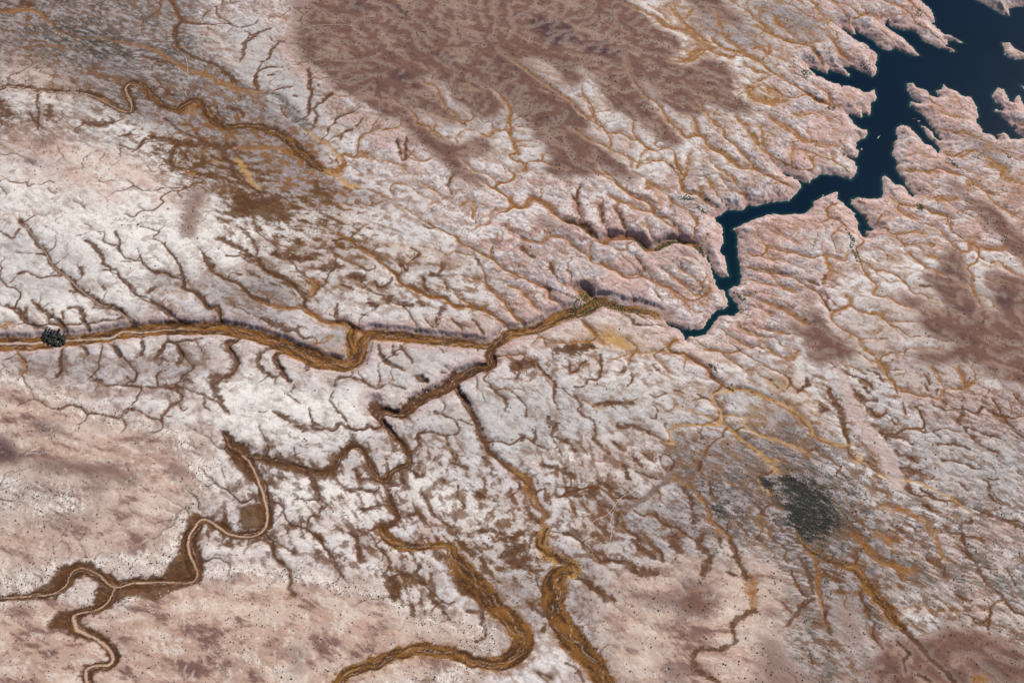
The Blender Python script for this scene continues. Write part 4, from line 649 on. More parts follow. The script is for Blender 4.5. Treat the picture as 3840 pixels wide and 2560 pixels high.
# ------------------------------------------------------------------ heights on the lattice
def up(m, x, y):
    fx = np.clip((x-DX[0])/DS, 0, len(DX)-1.01); fy = np.clip((y-DY[0])/DS, 0, len(DY)-1.01)
    i = fx.astype(np.int32); j = fy.astype(np.int32); u = (fx-i).astype(F); v = (fy-j).astype(F)
    return (m[j, i]*(1-u)+m[j, i+1]*u)*(1-v)+(m[j+1, i]*(1-u)+m[j+1, i+1]*u)*v
Hs = gauss(np.where(wd, gauss(H, 3), H), 0.8)
wpx = 5*gn(X/30, Y/30, 31); wpy = 5*gn(X/30, Y/30, 32)
Hsm = gauss(Hs, 8)
zp_ = zs(zmap['pink'], DGX, DGY); lf_ = 0.42+0.48*np.clip(zp_+ss(DGX, -500, 2500)*0.5, 0, 1)
Hs = Hsm + (Hs-Hsm)*lf_
Hup = up(Hs, X+wpx, Y+wpy)
flank = ss(minor, 0, 24)
# exact carving of traced washes
q_best = np.full((5,)+X.shape, F(80.0)); q_all = np.full(X.shape, F(200.0)); q_deep = np.full(X.shape, F(200.0)); w_all = np.zeros(X.shape, F)
bedid = np.full(X.shape, -1, np.int8); beds_q = np.full(X.shape, F(1e3)); cliff = np.zeros(X.shape, F); side = np.zeros(X.shape, F); along = np.zeros(X.shape, F)
for line, kind, depth, bed, thread in SEGS:
    k = KIND[kind]; wmax = line[:, 2].max(); D = depth if depth is not None else 5 + 0.1*wmax
    cum = np.concatenate([[0], np.cumsum(np.hypot(np.diff(line[:, 0]), np.diff(line[:, 1])))]); tot = cum[-1]
    taper = np.clip(np.minimum(cum/60+0.35, 1), 0, 1)
    def cb(sl, d, t, i):
        hw = 0.5*(line[i, 2]+(line[i+1, 2]-line[i, 2])*t)
        q = d-hw
        np.minimum(q_best[k][sl], q, out=q_best[k][sl])
        m = q < q_all[sl]; q_all[sl][m] = q[m]; w_all[sl][m] = (2*hw)[m]
        if D > 3.5: np.minimum(q_deep[sl], q, out=q_deep[sl])
        if bed is not None:
            m2 = q < beds_q[sl]; beds_q[sl][m2] = q[m2]
            bedid[sl][m2 & (q < 0)] = bed; along[sl][m2] = (cum[i]+t*(cum[i+1]-cum[i]))[m2]
            ex = X[sl]-line[i, 0]; ey = Y[sl]-line[i, 1]; dx = line[i+1, 0]-line[i, 0]; dy = line[i+1, 1]-line[i, 1]
            side[sl][m2] = (np.sign(dx*ey-dy*ex)*d)[m2]
        if D > 20: np.maximum(cliff[sl], (1-np.clip(q/95, 0, 1))*np.clip(D/40, 0, 1), out=cliff[sl])
    raster(line, wmax/2+70 if D <= 20 else wmax/2+100, cb)

rag = 3.0*gn(X/24, Y/24, 41)+1.8*gn(X/11, Y/11, 42)
qa = q_all + rag*np.clip(w_all*0.03, 0.35, 1.3)
zr = zs(zmap['rough'], X, Y)
near = np.clip(1-shore/1500, 0, 1)
rough = np.clip(zs(zmap['rough'], X, Y)*2.2 + zs(zmap['pink'], X, Y)*0.75, 0, 1)
mesaX = zs(zmap['mesa'], X + 75*fbm(*grain(X, Y, 160, 60, s=51), 4, 51) + 10*gn(X/22, Y/22, 53), Y + 50*fbm(*grain(X, Y, 130, 40, s=51), 3, 52))
peachX = zs(zmap['peach'], X+70*fbm(X/180, Y/180, 3, 54), Y+70*fbm(X/180, Y/180, 3, 55))
gA = grain(X, Y, 95, 34, s=61); gB = grain(X, Y, 42, 15, s=62)
soft = np.clip(mesaX + peachX, 0, 1)
dome = np.abs(gn(gA[0], gA[1], 71)); dome = 1-dome*1.6
z = Hup - 1.5*(1-flank)*(1-0.5*soft)
rgt = ss(X, -1500, 1500)
z += (1-0.8*soft)*(0.35+0.3*rgt+0.75*rough)*(2.8*dome*(1+0.9*rough) + 2.0*(1+0.8*rough)*fbm(gB[0], gB[1], 2, 73)) * ss(qa, -5, 25)
z += 1.6*soft*fbm(X/60, Y/60, 3, 75)
# canyon walls stand up from the deep washes
qcan = np.full(X.shape, F(400.0)); Dcan = np.zeros(X.shape, F)
for line, kind, depth, bed, thread in SEGS:
    if depth is None or depth < 24: continue
    def cb(sl, d, t, i):
        q = d-0.5*(line[i, 2]+(line[i+1, 2]-line[i, 2])*t); m = q < qcan[sl]; qcan[sl][m] = q[m]; Dcan[sl][m] = depth
    raster(line[::2], 380.0, cb)
qcw = qcan + 7*gn(X/45, Y/45, 43) + 3*gn(X/17, Y/17, 44)
wl = Dcan*0.75*ss(qcw, 4, 34)*(1-ss(qcw, 60, 380))
z += wl*(0.75+0.25*gn(X/140, Y/140, 45))
gR = grain(X, Y, 58, 20, -42, s=64)
rill = 1-np.abs(fbm(gR[0], gR[1], 2, 79))*2.6
z += (1-0.75*soft)*(1.1+1.6*np.maximum(rough, 0.6*rgt))*rill*ss(qa, -2, 20)
# ledges of the bedded sandstone
zz = z + 1.6*gn(X/160, Y/160, 76)
def terrace(h, st, k): f = h/st; i = np.floor(f); f = f-i; return (i + ss(f, 0.5-k, 0.5+k))*st
led = terrace(zz, 3.4, 0.13) - zz
led2 = terrace(zz + 1.5*gn(X/30, Y/30, 78), 8.0, 0.08) - zz
ledw = (1-0.85*soft)*ss(qa, 0, 10)
cliff = np.maximum(cliff, (Dcan > 0)*ss(qcw, 0, 8)*(1-ss(qcw, 40, 90))*0.7)
z += led*0.85*ledw*(0.45+0.55*rough) + led2*0.8*ledw*np.clip(cliff*1.8+0.35*rough, 0, 1)
# joints: long cracks through the bare pink rock
def joints(lx, ly, deg, s):
    a, b = grain(X, Y, lx, ly, deg, s); b = b + 0.9*gn(a*0.8, b*0.4, s+1) + 0.25*gn(a*3.1, b*0.9, s+3); f = np.abs(b-np.round(b)); keep = ss(gn(a*0.9, b*0.6, s+2), 0.0, 0.35)
    return (1-ss(f*ly, 0, 7.0))*keep
jn = np.maximum(joints(200, 62, -38, 81), np.maximum(joints(120, 80, 48, 84), joints(160, 110, 8, 87)))
jn = jn*np.clip(rough*1.3 + near*0.7, 0, 1)*(1-soft)*ss(qa, 0, 15)
z -= 4.0*jn
# beds of traced washes: flat floors with small braids
qd = q_deep + rag*np.clip(w_all*0.03, 0.35, 1.3)
inn = ss(-qd, 0, 6)
floor_ = up(gauss(np.minimum(H, Hs), 2.2), X, Y) - 2.0
zb = floor_ + 0.5*gn(X/25, Y/25, 91)
wide = ss(w_all, 18, 45)
z = lerp(z, np.minimum(z, zb), inn*wide)
z -= 1.6*ss(-qd, -6, 3)*(1-wide)
# lake shore: broken rock wall rising from the water
wallh = 9 + 9*ss(gn(X/90, Y/90, 93), -0.3, 0.5)
rise = wallh*ss(shore, -3, 16) + 14*ss(shore, 10, 90) - 1.5
lo = ss(shore, 20, 260)
zl = rise + (z-6)*ss(shore, 0, 230)*0.9 + (5.5*dome + 5.0*fbm(gB[0], gB[1], 3, 95))*ss(shore, 0, 30)
zl += (terrace(zl, 3.6, 0.14)-zl)*0.7
z = np.where(shore < 260, lerp(zl, z, lo), z)
z = np.where(shore < 420, np.maximum(z, 1.2*ss(shore, 0, 3) - 1.0), z)
z = np.where(shore < 0, np.maximum(-26, -2.0 + shore*0.45), z)
far = np.maximum(np.maximum(np.abs(X)-5300, 0), np.maximum(-3200-Y, np.maximum(Y-4700, 0)))
z = np.where(far > 0, lerp(z, 90+60*fbm(X/4000, Y/4000, 3, 99), ss(far, 0, 1500)), z)
z = np.where((far > 0) & (shore > 0), np.maximum(z, 4), z)
z = z.astype(F)
# ------------------------------------------------------------------ rock, sand and soil colours
GAIN = 1.0/1.18
def C(r, g, b):
    c = np.array([r, g, b])/255.0
    return (np.where(c <= 0.04045, c/12.92, ((c+0.055)/1.055)**2.4)*GAIN).astype(F)
col = np.empty(X.shape+(3,), F)
def mix(c, m):
    m = np.clip(m, 0, 1).astype(F)[..., None]
    col[:] = col + (c-col)*m
wx = 60*fbm(*grain(X, Y, 260, 90, s=101), 3, 101); wy = 45*fbm(*grain(X, Y, 260, 90, s=102), 3, 103)
def zn(k, sx=1.0): return zs(zmap[k], X+wx*sx, Y+wy*sx)
g3 = grain(X, Y, 150, 38, s=110); g4 = grain(X, Y, 60, 13, s=112)
f1 = fbm(g3[0], g3[1], 4, 111); f2 = fbm(g4[0], g4[1], 3, 113); f3 = fbm(X/300, Y/300, 4, 114); fine = gn(X/9, Y/9, 115)
stip = gn(X/13, Y/9, 119) + 0.7*fine
col[:] = C(205, 193, 187)
mix(C(190, 182, 180), ss(f3, 0.0, 0.45))
mix(C(205, 185, 178), ss(-f3, 0.1, 0.5))
pink = zn('pink'); white = zn('white'); grey = zn('grey'); peach = peachX; mauve = zn('mauve')
mix(C(208, 178, 172), np.clip(pink*1.15, 0, 1)*(0.85+0.35*f1))
# beds: colour follows height, so bands wrap round the domes
zbd = Hup + (z-Hup)*0.5 + 5.0*gn(X/150, Y/110, 116) + 2.2*gn(X/60, Y/42, 117) + 0.7*gn(X/26, Y/20, 107)
b1 = n1(zbd*0.42, 0); b2 = n1(zbd*0.16, 1); b3 = n1(zbd*1.1, 2)
notsoft = np.clip(1-soft, 0, 1)
mix(C(222, 219, 220), ss(b2+0.5*f3, 0.15, 0.6)*notsoft*0.8)
mix(C(208, 178, 172), ss(-b2+0.4*f3, 0.2, 0.7)*notsoft*(0.35+0.4*pink))
mix(C(168, 150, 152), ss(b1, 0.35, 0.75)*notsoft*(0.25+0.35*pink))
mix(C(232, 228, 226), ss(-b1, 0.45, 0.8)*notsoft*0.45)
mix(C(160, 132, 130), ss(b3, 0.45, 0.85)*notsoft*(0.22+0.4*pink)*ss(f3, -0.3, 0.1))
fr = zbd/2.9; fr = np.abs(fr-np.round(fr)); bm_ = ss(fbm(X/200, Y/160, 3, 108), -0.05, 0.2)*notsoft
ln_ = (1-ss(fr, 0.04, 0.13))*bm_
LINES = ln_*ss(n1(zbd/2.9, 5), -0.6, 0.2)
mix(C(166, 157, 158), np.clip(grey*1.25, 0, 1)*(0.85+0.5*f2))
mix(C(118, 110, 106), grey*ss(f2+0.5*f1+0.15*stip, 0.02, 0.4)*0.7)
ash = ss(-X-0.4*Y, 300, 2300)*ss(Y-0.1*X, 1700, 3000); ash2 = ss(X, 600, 1600)*ss(-Y, 300, 1300)
mix(C(122, 113, 106), np.clip(ash+0.75*ash2, 0, 1)*ss(f1+0.7*f2+0.4*f3+0.15*stip, -0.25, 0.2)*notsoft*0.85)
mix(C(84, 78, 72), np.clip(ash+0.75*ash2, 0, 1)*ss(f2+0.8*f3+0.3*stip, 0.12, 0.4)*notsoft*0.75)
mix(C(236, 232, 228), np.clip(white*1.2, 0, 1)*ss(0.7*f1+0.5*f3+0.3*b2+0.3, -0.15, 0.35)*0.95)
mix(C(190, 176, 172), np.clip(white*1.3, 0, 1)*ss(n1(zbd*0.8, 6), 0.1, 0.6)*bm_*0.7)
mix(C(208, 172, 160), zn('salmon')*ss(f3+f1*0.5, -0.35, 0.3)*0.85)
mix(C(202, 173, 157), peach*0.9)
mix(C(188, 160, 148), peach*ss(f3+0.6*f1, 0.0, 0.4)*0.7)
mix(C(222, 206, 194), peach*ss(-f3-0.4*f2, 0.05, 0.4)*0.6)
fB_ = fbm(*grain(X, Y, 90, 30, -70, s=119), 4, 119)
pm = fbm(*grain(X, Y, 300, 120, -8, s=118), 5, 118)
mix(C(156, 122, 112), peach*ss(pm+0.35*f1+0.3*f2+0.08*stip, 0.02, 0.3)*0.7)
mix(C(128, 98, 94), peach*ss(pm+0.35*f1+0.3*f2+0.08*stip, 0.2, 0.42)*0.7)
mix(C(224, 212, 202), peach*ss(-pm+0.5*f2+0.4*fB_, 0.10, 0.32)*0.75)
mix(C(158, 142, 146), zn('lilac')*(0.8+0.5*f2))
# brown film lying in streaks and hollows
conc = up(gauss(H, 6)-gauss(H, 1.5), X, Y); conc = np.clip(conc/conc.std(), -2.5, 2.5)
print('std', f1.std(), f2.std(), f3.std())
ochr = np.zeros(X.shape, F); tot = np.zeros(X.shape, F)
OCH = [(300,300,.35),(900,500,.55),(1200,700,.75),(300,900,0),(300,1200,.3),(700,1300,.3),(1200,1200,.45),(1500,1000,.5),(2000,900,.95),(2500,500,1),(3100,300,1),(3600,700,1),
 (3200,1100,.95),(3600,1500,.45),(2600,1300,.7),(2300,1500,.45),(1800,1450,.3),(1200,1600,.15),(600,1500,0),(400,1900,.05),(1000,1900,0),(1500,1900,.15),(2100,1900,.35),(2500,1900,.35),(3000,1600,.7),(3300,2000,.5),(3700,1800,.25),(3600,2300,.35),(2000,2300,.4),(1000,2300,.05),(1800,500,.8),(2700,2300,.3)]
for (u, v, o) in OCH:
    x, y = W(float(u), float(v)); k = 1.0/((X-x)**2+(Y-y)**2+2e5)**1.5*1e9; ochr += (k*o).astype(F); tot += k.astype(F)
ochr = np.clip(ochr/tot + 0.12*f3, 0, 1)
BR = C(108, 78, 62)[None, None]*(1-ochr[..., None]) + C(176, 128, 78)[None, None]*ochr[..., None]
BRD = C(76, 52, 42)[None, None]*(1-ochr[..., None]) + C(160, 108, 58)[None, None]*ochr[..., None]
swirl = n1(zbd*0.22, 7)
lowc = ss(-Y, 100, 900)*(1-ss(X, 300, 1500))
fA = fbm(*grain(X, Y, 150, 48, s=120), 4, 121); fB = fbm(*grain(X, Y, 110, 46, -64, s=124), 4, 125)
fAB = lerp(fA, fB, np.clip(lowc + ss(f3, 0.05, 0.3)*0.6, 0, 1))
film = ss(fAB*0.8+f2*0.12 + conc*0.11 + 0.09*stip + 0.16*swirl, 0.02, 0.22)
cool = zn('cool')
mix(C(203, 201, 201), cool*(0.85+0.4*f1))
amt = np.clip(0.50+0.85*mauve+0.15*grey-0.30*white-0.1*pink-0.32*cool, 0, 1)*notsoft
mix(BR, film*amt*0.95)
film2 = ss(fbm(X/75, Y/60, 4, 123)+f1*0.3 + conc*0.09 + 0.10*stip + 0.1*swirl, 0.06, 0.28)
mix(BR*0.5+C(140,112,98)*0.5, film2*amt*0.8)
mix(C(196, 160, 116), zn('tan', 0.6)*ss(f2+0.4*f1, -0.45, 0.2)*0.8)
mix(C(178, 126, 70), zn('tan', 0.6)*ss(f2+f1, 0.05, 0.5)*0.75)
# mesas: desert pavement
mk = ss(mesaX, 0.25, 0.75)
mix(C(172, 150, 142), ss(mesaX, 0.04, 0.4)*0.8)
m1 = fbm(*grain(X, Y, 420, 150, s=130), 5, 131); m2 = fbm(*grain(X, Y, 170, 70, -50, s=132), 4, 132); m3 = fbm(X/60, Y/48, 4, 136)
mix(C(138, 105, 95), mk*0.97)
mix(C(180, 156, 142), mk*ss(m1+0.35*f1+0.2*m3, 0.10, 0.42)*0.65)
mix(C(120, 94, 90), mk*ss(-m1-0.4*f1+0.2*m3, 0.08, 0.4)*0.55)
mix(C(160, 132, 118), mk*ss(f1+0.4*m3, 0.1, 0.4)*0.3)
mix(C(102, 78, 84), np.clip(zn('mesadark', 1.0)*1.3, 0, 1)*ss(m2+m3*.6+0.25, -0.2, 0.2)*0.95)
mix(C(190, 158, 130), mk*ss(gn(X/75, Y/60, 135)+0.5*m3, 0.38, 0.66)*0.3)
mix(C(176, 158, 148), mk*ss(-np.minimum(minor, q_all)+10*m3, -42, 0)*0.55)
rim = np.exp(-((zn('peach', 0.9)+0.35*fB_-0.45)/0.15)**2)*(Y < 300)*(1-ss(X, 300, 700))
mix(C(240, 232, 226), rim*ss(f3+f1+0.3*stip, -0.35, 0.15)*0.95)
mix(C(150, 138, 130), rim*ss(stip+f2+0.5*fB_, 0.1, 0.5)*0.6)
mix(C(232, 224, 217), peach*ss(-minor-6+6*fB_, -16, 2)*ss(f3+fB_, -0.1, 0.25)*0.7)
mix(C(120, 92, 84), LINES*(0.42+0.3*pink)*ss(qa, -2, 8))
bf = np.maximum(ss(zn('flat', 0.35)+0.15*f2, 0.2, 0.6), ss(zn('flatb', 1.0)+0.8*fAB+0.4*f2+0.12*stip+0.12*conc, 0.30, 0.75)*ss(zn('flatb', 1.0), 0, 0.2)); mix(C(122, 90, 64), bf*0.9); mix(C(150, 112, 66), bf*ss(f3+f2+0.2*stip, 0.1, 0.5)*0.6); mix(C(90, 68, 52), bf*ss(f2+0.4*stip, 0.1, 0.4)*0.6)
# minor channels
mm = ss(-minor - 1.5*fine + 1.0, -2.0, 3.5)
keep = ss(fbm(X/140, Y/140, 3, 140)+0.16*(minorA-3.6), -0.12, 0.25)
mix(BRD, mm*keep*(0.95-0.75*soft))
mix(BR, ss(-minor+9*f2+2*stip, -9, 3)*keep*notsoft*0.4)
# traced washes
fbq = fbm(X/46, Y/34, 3, 141)*1.5
fbq2 = fbm(X/70, Y/50, 3, 145)
OC = C(158, 108, 60); OC2 = C(184, 144, 100); OB = C(98, 68, 48)
BB = C(106, 74, 56); BB2 = C(140, 100, 70)
for k, (c1, c2) in enumerate(((OC, OC2), (BB, BB2), (C(205, 168, 120), C(186, 146, 98)), (C(92, 94, 92), C(70, 76, 74)), (C(138, 122, 116), C(160, 146, 140)))):
    wq = np.clip(w_all, 6, 90)
    q = q_best[k] + wq*(0.5*fbq*(1-0.5*(bedid >= 0)) + 0.14*stip*(k != 3)) + 1.0*rag
    sf = np.clip(wq*0.10, 1.5, 6)
    if k == 0: q = q + np.where(w_all < 30, 1.8, 0)
    c = c1*(1-ss(f2, -0.1, 0.5)[..., None]) + c2*ss(f2, -0.1, 0.5)[..., None]
    mix(c*0.5+BR*0.5, ss(-q/sf, -6, 1)*0.30*ss(f2+0.5*stip, -0.4, 0.3))
    mix(c, ss(-q/sf, -1.2, 1.4)*(0.92 if k != 3 else 0.6)*np.where(bedid >= 0, 1, (0.8 if k == 1 else 0.55)+(0.2 if k == 1 else 0.42)*ss(fbq2+0.5*f2, -0.15, 0.15)))
# wide beds: ochre sand, brown brush flats, pale threads of the last floods
ob = ss(-beds_q, 0, 10)*(bedid >= 0)
obi = ss(-beds_q-6*fbq2*3, 8, 26)*np.isin(bedid, (0, 3, 4, 6))
mix(C(138, 98, 56), obi*np.where(bedid == 0, 0.45, 0.75))
an = along/210.0
sw = side/np.maximum(w_all, 8)
str1 = gn(an*1.2, sw*3.6 + 1.3*gn(an, sw*0, 151), 152); str2 = gn(an*3.1, sw*10.0, 153) + 0.35*stip
rc = np.clip(ochr*0.0 + np.isin(bedid, (0, 3, 4, 6, 5))*0.65, 0, 1)
mix(OB, ob*ss(str1+0.4*str2+0.35*stip+0.5*fbq2-0.04*(bedid == 0)-0.1*(bedid == 3), -0.30, 0.12)*0.92)
mix(C(150, 104, 58), ob*ss(str2-0.5*str1+0.3*stip, 0.1, 0.5)*0.6)
mix(C(84, 62, 48), ob*ss(stip+0.5*str1, 0.25, 0.6)*0.6)
mix(C(178, 130, 74), ob*ss(-str1-0.3*str2+0.3*fbq2-0.25*obi*(w_all > 90), 0.05, 0.5)*rc*0.6)
mix(C(200, 172, 148), ob*ss(str2+0.6*str1, 0.62, 0.8)*0.3)
mix(C(150, 132, 118), ss(-(q_best[3]+q_best[3]*0), -1, 3)*0.0)
thr = np.full(X.shape, F(50.0))
for line, kind, depth, bed, thread in SEGS:
    for t_ in range(thread):
        l2 = line.copy(); s = np.arange(len(l2))*0.22 + t_*9 + len(line)
        d = np.gradient(line[:, :2], axis=0); d /= np.hypot(d[:, 0], d[:, 1])[:, None]+1e-6
        off = line[:, 2]*0.30*(n1(s*0.30, 3)+0.4*n1(s, 4))
        l2[:, 0] += -d[:, 1]*off; l2[:, 1] += d[:, 0]*off
        hw = np.clip(line[:, 2]*0.03, 0.4, 1.6)
        def cb(sl, dd, tt, i): np.minimum(thr[sl], dd-F(hw[i]), out=thr[sl])
        raster(l2, 12, cb)
mix(C(204, 180, 164), ss(-thr, -2.5, 1.8)*0.75*ss(fbq2, -0.25, 0.1))
# pale sandy bed of the lower left wash
for pts in (tile('C1', P("1655 10 14,1700 50 16,1740 120 18,1770 200 20,1800 280 24,1825 380 24,1825 470 20,1800 520 16,1740 560 14,1660 565 18,1560 545 18,1480 490 20,1420 455 20,1370 455 20,1335 500 22,1295 560 22,1285 620 24,1300 690 20,1330 760 14,1350 820 12,1320 870 12,1250 880 10,1150 875 14,1000 880 18,900 885 16,800 915 14,740 890 12,680 830 10,600 790 8,530 790 8,480 830 10,450 900 10,380 950 8,300 970 8,150 980 8,0 990 10")),
            tile('C1', P("780 925 10,760 970 12,720 1030 14,640 1070 12,560 1085 14,500 1110 20,510 1160 40,545 1210 36,620 1245 26,700 1290 30,750 1340 28,770 1400 30,740 1440 26,650 1450 24,590 1480 28,590 1540 30,620 1620 24")),
            tile('B3', P("1560 1080 4,1470 1130 8,1410 1155 10,1460 1260 8,1470 1320 10")),
            tile('A1', P("0 605 5,80 590 6,200 610 7,400 630 7,540 635 8,640 660 8,720 700 9,800 745 8,880 770 8,900 740 10,890 680 10,860 620 10,870 585 8,900 575 6,970 600 4")),
            tile('B1', P("170 -20 5,210 40 7,300 160 7,340 230 7,380 290 7,450 340 8,560 440 8,640 500 8,700 540 6,790 555 7,850 610 7,960 680 7")),
            tile('B1', P("350 790 14,480 770 18,600 765 20,760 750 26,840 710 18,960 715 20,1100 700 12,1250 690 8")),
            tile('B1', P("0 790 30,150 790 34,300 785 24"))):
    l = smooth_line(pts, wob=0.5); tq = np.full(X.shape, F(50.0))
    def cb(sl, d, t, i): np.minimum(tq[sl], d-F(l[i, 2]*0.27), out=tq[sl])
    raster(l, 40, cb)
    mix(C(214, 184, 164) if pts[0][1] > 1600 else C(206, 190, 178), ss(-tq+1.2*fine, -2.5, 2)*0.9)
l = smooth_line(tile('B4', P("560 1000 50,600 1120 70,660 1250 90,740 1380 100,820 1500 110,900 1620 110,960 1760 90")), wob=1.0); tq = np.full(X.shape, F(80.0))
def cb(sl, d, t, i): np.minimum(tq[sl], d-F(l[i, 2]*0.5), out=tq[sl])
raster(l, 190, cb)
mix(C(208, 188, 182), ss(-tq+40*f1+20*f2, -12, 14)*0.85)
mix(C(184, 164, 166), ss(-tq, -5, 20)*ss(f2, 0.0, 0.3)*0.5)
# dark brush ground, shore band, joints
dk = ss(zs(zmap['dark'], X+wx*1.3+14*gn(X/22, Y/22, 160), Y+wy*1.3+14*gn(X/22, Y/22, 161))+0.5*f1+0.25*f2, 0.2, 0.75)*ss(zs(zmap['dark'], X+wx, Y+wy), 0.02, 0.2)
dk2 = ss(gauss(zmap['dark'], 7).max()*0+zs(gauss(zmap['dark'], 6), X+wx, Y+wy), 0.06, 0.5)
chz = ss(zs(gauss(zmap['dark'], 16), X+wx, Y+wy), 0.01, 0.12)
mix(C(110, 106, 104), chz*ss(f2+0.7*f1+0.2*stip, -0.05, 0.35)*0.75)
mix(C(104, 100, 94), dk2*ss(f2+f1+0.3*stip+0.2, -0.2, 0.3)*0.7)
mix(C(60, 64, 57), dk*np.clip(0.8+0.7*f2+0.2*stip, 0, 1))
mix(C(204, 176, 170), ss(-shore, -70, -25)*ss(shore, 0, 5)*0.7)
mix(C(182, 152, 148), ss(-shore, -40, -14)*ss(f2+0.4*stip, -0.1, 0.3)*0.6)
mix(C(226, 206, 198), ss(shore, -1, 3)*ss(-shore, -16, -6)*0.6)
mix(C(98, 78, 76), np.clip(jn, 0, 1)*0.45)
mix(C(190, 160, 158), cliff*ss(qa, 2, 14)*0.6)
fc = fbm(X/1500, Y/1100, 4, 180)[..., None]
col[:] = col + ((C(196, 172, 160)*(1-ss(fc, -0.1, 0.3)) + C(150, 118, 106)*ss(fc, -0.1, 0.3)) - col)*ss(far, 60, 900)[..., None]
col *= np.array([1.02, 0.992, 0.96], F)
col *= (1+0.10*fine+0.08*f2)[..., None]
# mottle
col *= (1+0.07*gn(X/16, Y/16, 170))[..., None]
lum = (col @ np.array([0.25, 0.6, 0.15], F))[..., None]
col[:] = lum + (col-lum)*1.10
col *= (np.maximum(lum, 0.03)/0.44)**0.24
mix(C(40, 60, 62), ss(-shore, 0, 6))
col = np.clip(col, 0.01, 0.85)
# ------------------------------------------------------------------ meshes
COLL = SC.collection
def put(name, me, parent=None, **props):
    o = bpy.data.objects.new(name, me); COLL.objects.link(o)
    if parent: o.parent = parent
    for k, v in props.items(): o[k] = v
    return o
def mesh_np(name, verts, faces, mats=(), colors=None, smooth=True):
    me = bpy.data.meshes.new(name)
    nv, nf, k = len(verts), len(faces), faces.shape[1]
    me.vertices.add(nv); me.vertices.foreach_set('co', np.ascontiguousarray(verts, F).ravel())
    me.loops.add(nf*k); me.loops.foreach_set('vertex_index', np.ascontiguousarray(faces, np.int32).ravel())
    me.polygons.add(nf); me.polygons.foreach_set('loop_start', np.arange(0, nf*k, k, dtype=np.int32))
    try: me.polygons.foreach_set('loop_total', np.full(nf, k, np.int32))
    except Exception: pass
    me.update(calc_edges=True)
    if smooth: me.polygons.foreach_set('use_smooth', np.ones(nf, bool))
    for m in mats: me.materials.append(m)
    if colors is not None:
        at = me.color_attributes.new('tone', 'FLOAT_COLOR', 'POINT')
        c = np.ones((nv, 4), F); c[:, :3] = colors; at.data.foreach_set('color', c.ravel())
    return me
def mat_new(name):
    m = bpy.data.materials.new(name); m.use_nodes = True
    return m, m.node_tree, m.node_tree.nodes, m.node_tree.links, m.node_tree.nodes['Principled BSDF']

def terrain_mat():
    m, nt, N, Lk, b = mat_new('desert rock and sand')
    at = N.new('ShaderNodeAttribute'); at.attribute_name = 'tone'
    geo = N.new('ShaderNodeNewGeometry')
    def noise(scale, detail, rough):
        n = N.new('ShaderNodeTexNoise'); n.inputs['Scale'].default_value = scale; n.inputs['Detail'].default_value = detail
        n.inputs['Roughness'].default_value = rough; Lk.new(geo.outputs['Position'], n.inputs['Vector']); return n
    n1_ = noise(0.09, 5, 0.65); n2_ = noise(0.35, 3, 0.6)
    mr = N.new('ShaderNodeMapRange'); mr.inputs['From Min'].default_value = 0.28; mr.inputs['From Max'].default_value = 0.72
    mr.inputs['To Min'].default_value = 0.90; mr.inputs['To Max'].default_value = 1.10; Lk.new(n1_.outputs['Fac'], mr.inputs['Value'])
    mr2 = N.new('ShaderNodeMapRange'); mr2.inputs['From Min'].default_value = 0.3; mr2.inputs['From Max'].default_value = 0.7
    mr2.inputs['To Min'].default_value = 0.86; mr2.inputs['To Max'].default_value = 1.14; Lk.new(n2_.outputs['Fac'], mr2.inputs['Value'])
    mu = N.new('ShaderNodeMath'); mu.operation = 'MULTIPLY'; Lk.new(mr.outputs[0], mu.inputs[0]); Lk.new(mr2.outputs[0], mu.inputs[1])
    vm = N.new('ShaderNodeVectorMath'); vm.operation = 'SCALE'; Lk.new(at.outputs['Color'], vm.inputs[0]); Lk.new(mu.outputs[0], vm.inputs['Scale'])
    Lk.new(vm.outputs[0], b.inputs['Base Color'])
    b.inputs['Roughness'].default_value = 0.95
    b.inputs['Specular IOR Level'].default_value = 0.15
    bp = N.new('ShaderNodeBump'); bp.inputs['Strength'].default_value = 0.3; bp.inputs['Distance'].default_value = 1.6
    Lk.new(n1_.outputs['Fac'], bp.inputs['Height']); Lk.new(bp.outputs[0], b.inputs['Normal'])
    return m
TM = terrain_mat()
V = np.stack([X.ravel(), Y.ravel(), z.ravel()], 1)
idx = np.arange(NX*NY).reshape(NY, NX)
FQ = np.stack([idx[:-1, :-1], idx[:-1, 1:], idx[1:, 1:], idx[1:, :-1]], -1)
cls = np.zeros((NY-1, NX-1), np.int8)
bq = (beds_q + rag*0.8)
bedf = np.where((bq < 0) & (shore > 4), bedid, -1)[:-1, :-1]
for k in range(7): cls[bedf == k] = 1+k
for k, m in enumerate(isl_m[:1]):
    jj, ii = np.nonzero(m)
    if len(jj): cls[max(jj.min()-3, 0):jj.max()+4, max(ii.min()-3, 0):ii.max()+4] = 10+k
def cut(c, name, label, **kw):
    f = FQ[cls == c]
    if not len(f): return
    u, inv = np.unique(f.ravel(), return_inverse=True)
    me = mesh_np(name, V[u], inv.reshape(-1, 4), [TM], col.reshape(-1, 3)[u])
    return put(name, me, label=label, kind='structure', **kw)
cut(0, 'ground', 'pale pink and white eroded sandstone country with brown mesa tops')
BEDS = ['wide ochre wash running from the left edge to the pink canyon', 'brown side wash winding down below the meeting of the two washes', 'pale sandy wash winding along the lower left plateau',
        'widest yellow wash leaving the bottom edge right of centre', 'braided ochre wash looping back at the bottom centre', 'thin winding wash with a tight hairpin at upper left', 'straight yellow wash below the dark brush patch at lower right']
for k, lb in enumerate(BEDS): cut(1+k, 'dry_riverbed', lb)
cut(10, 'rocky_island', 'small pink rocky island in the lake at the right edge')

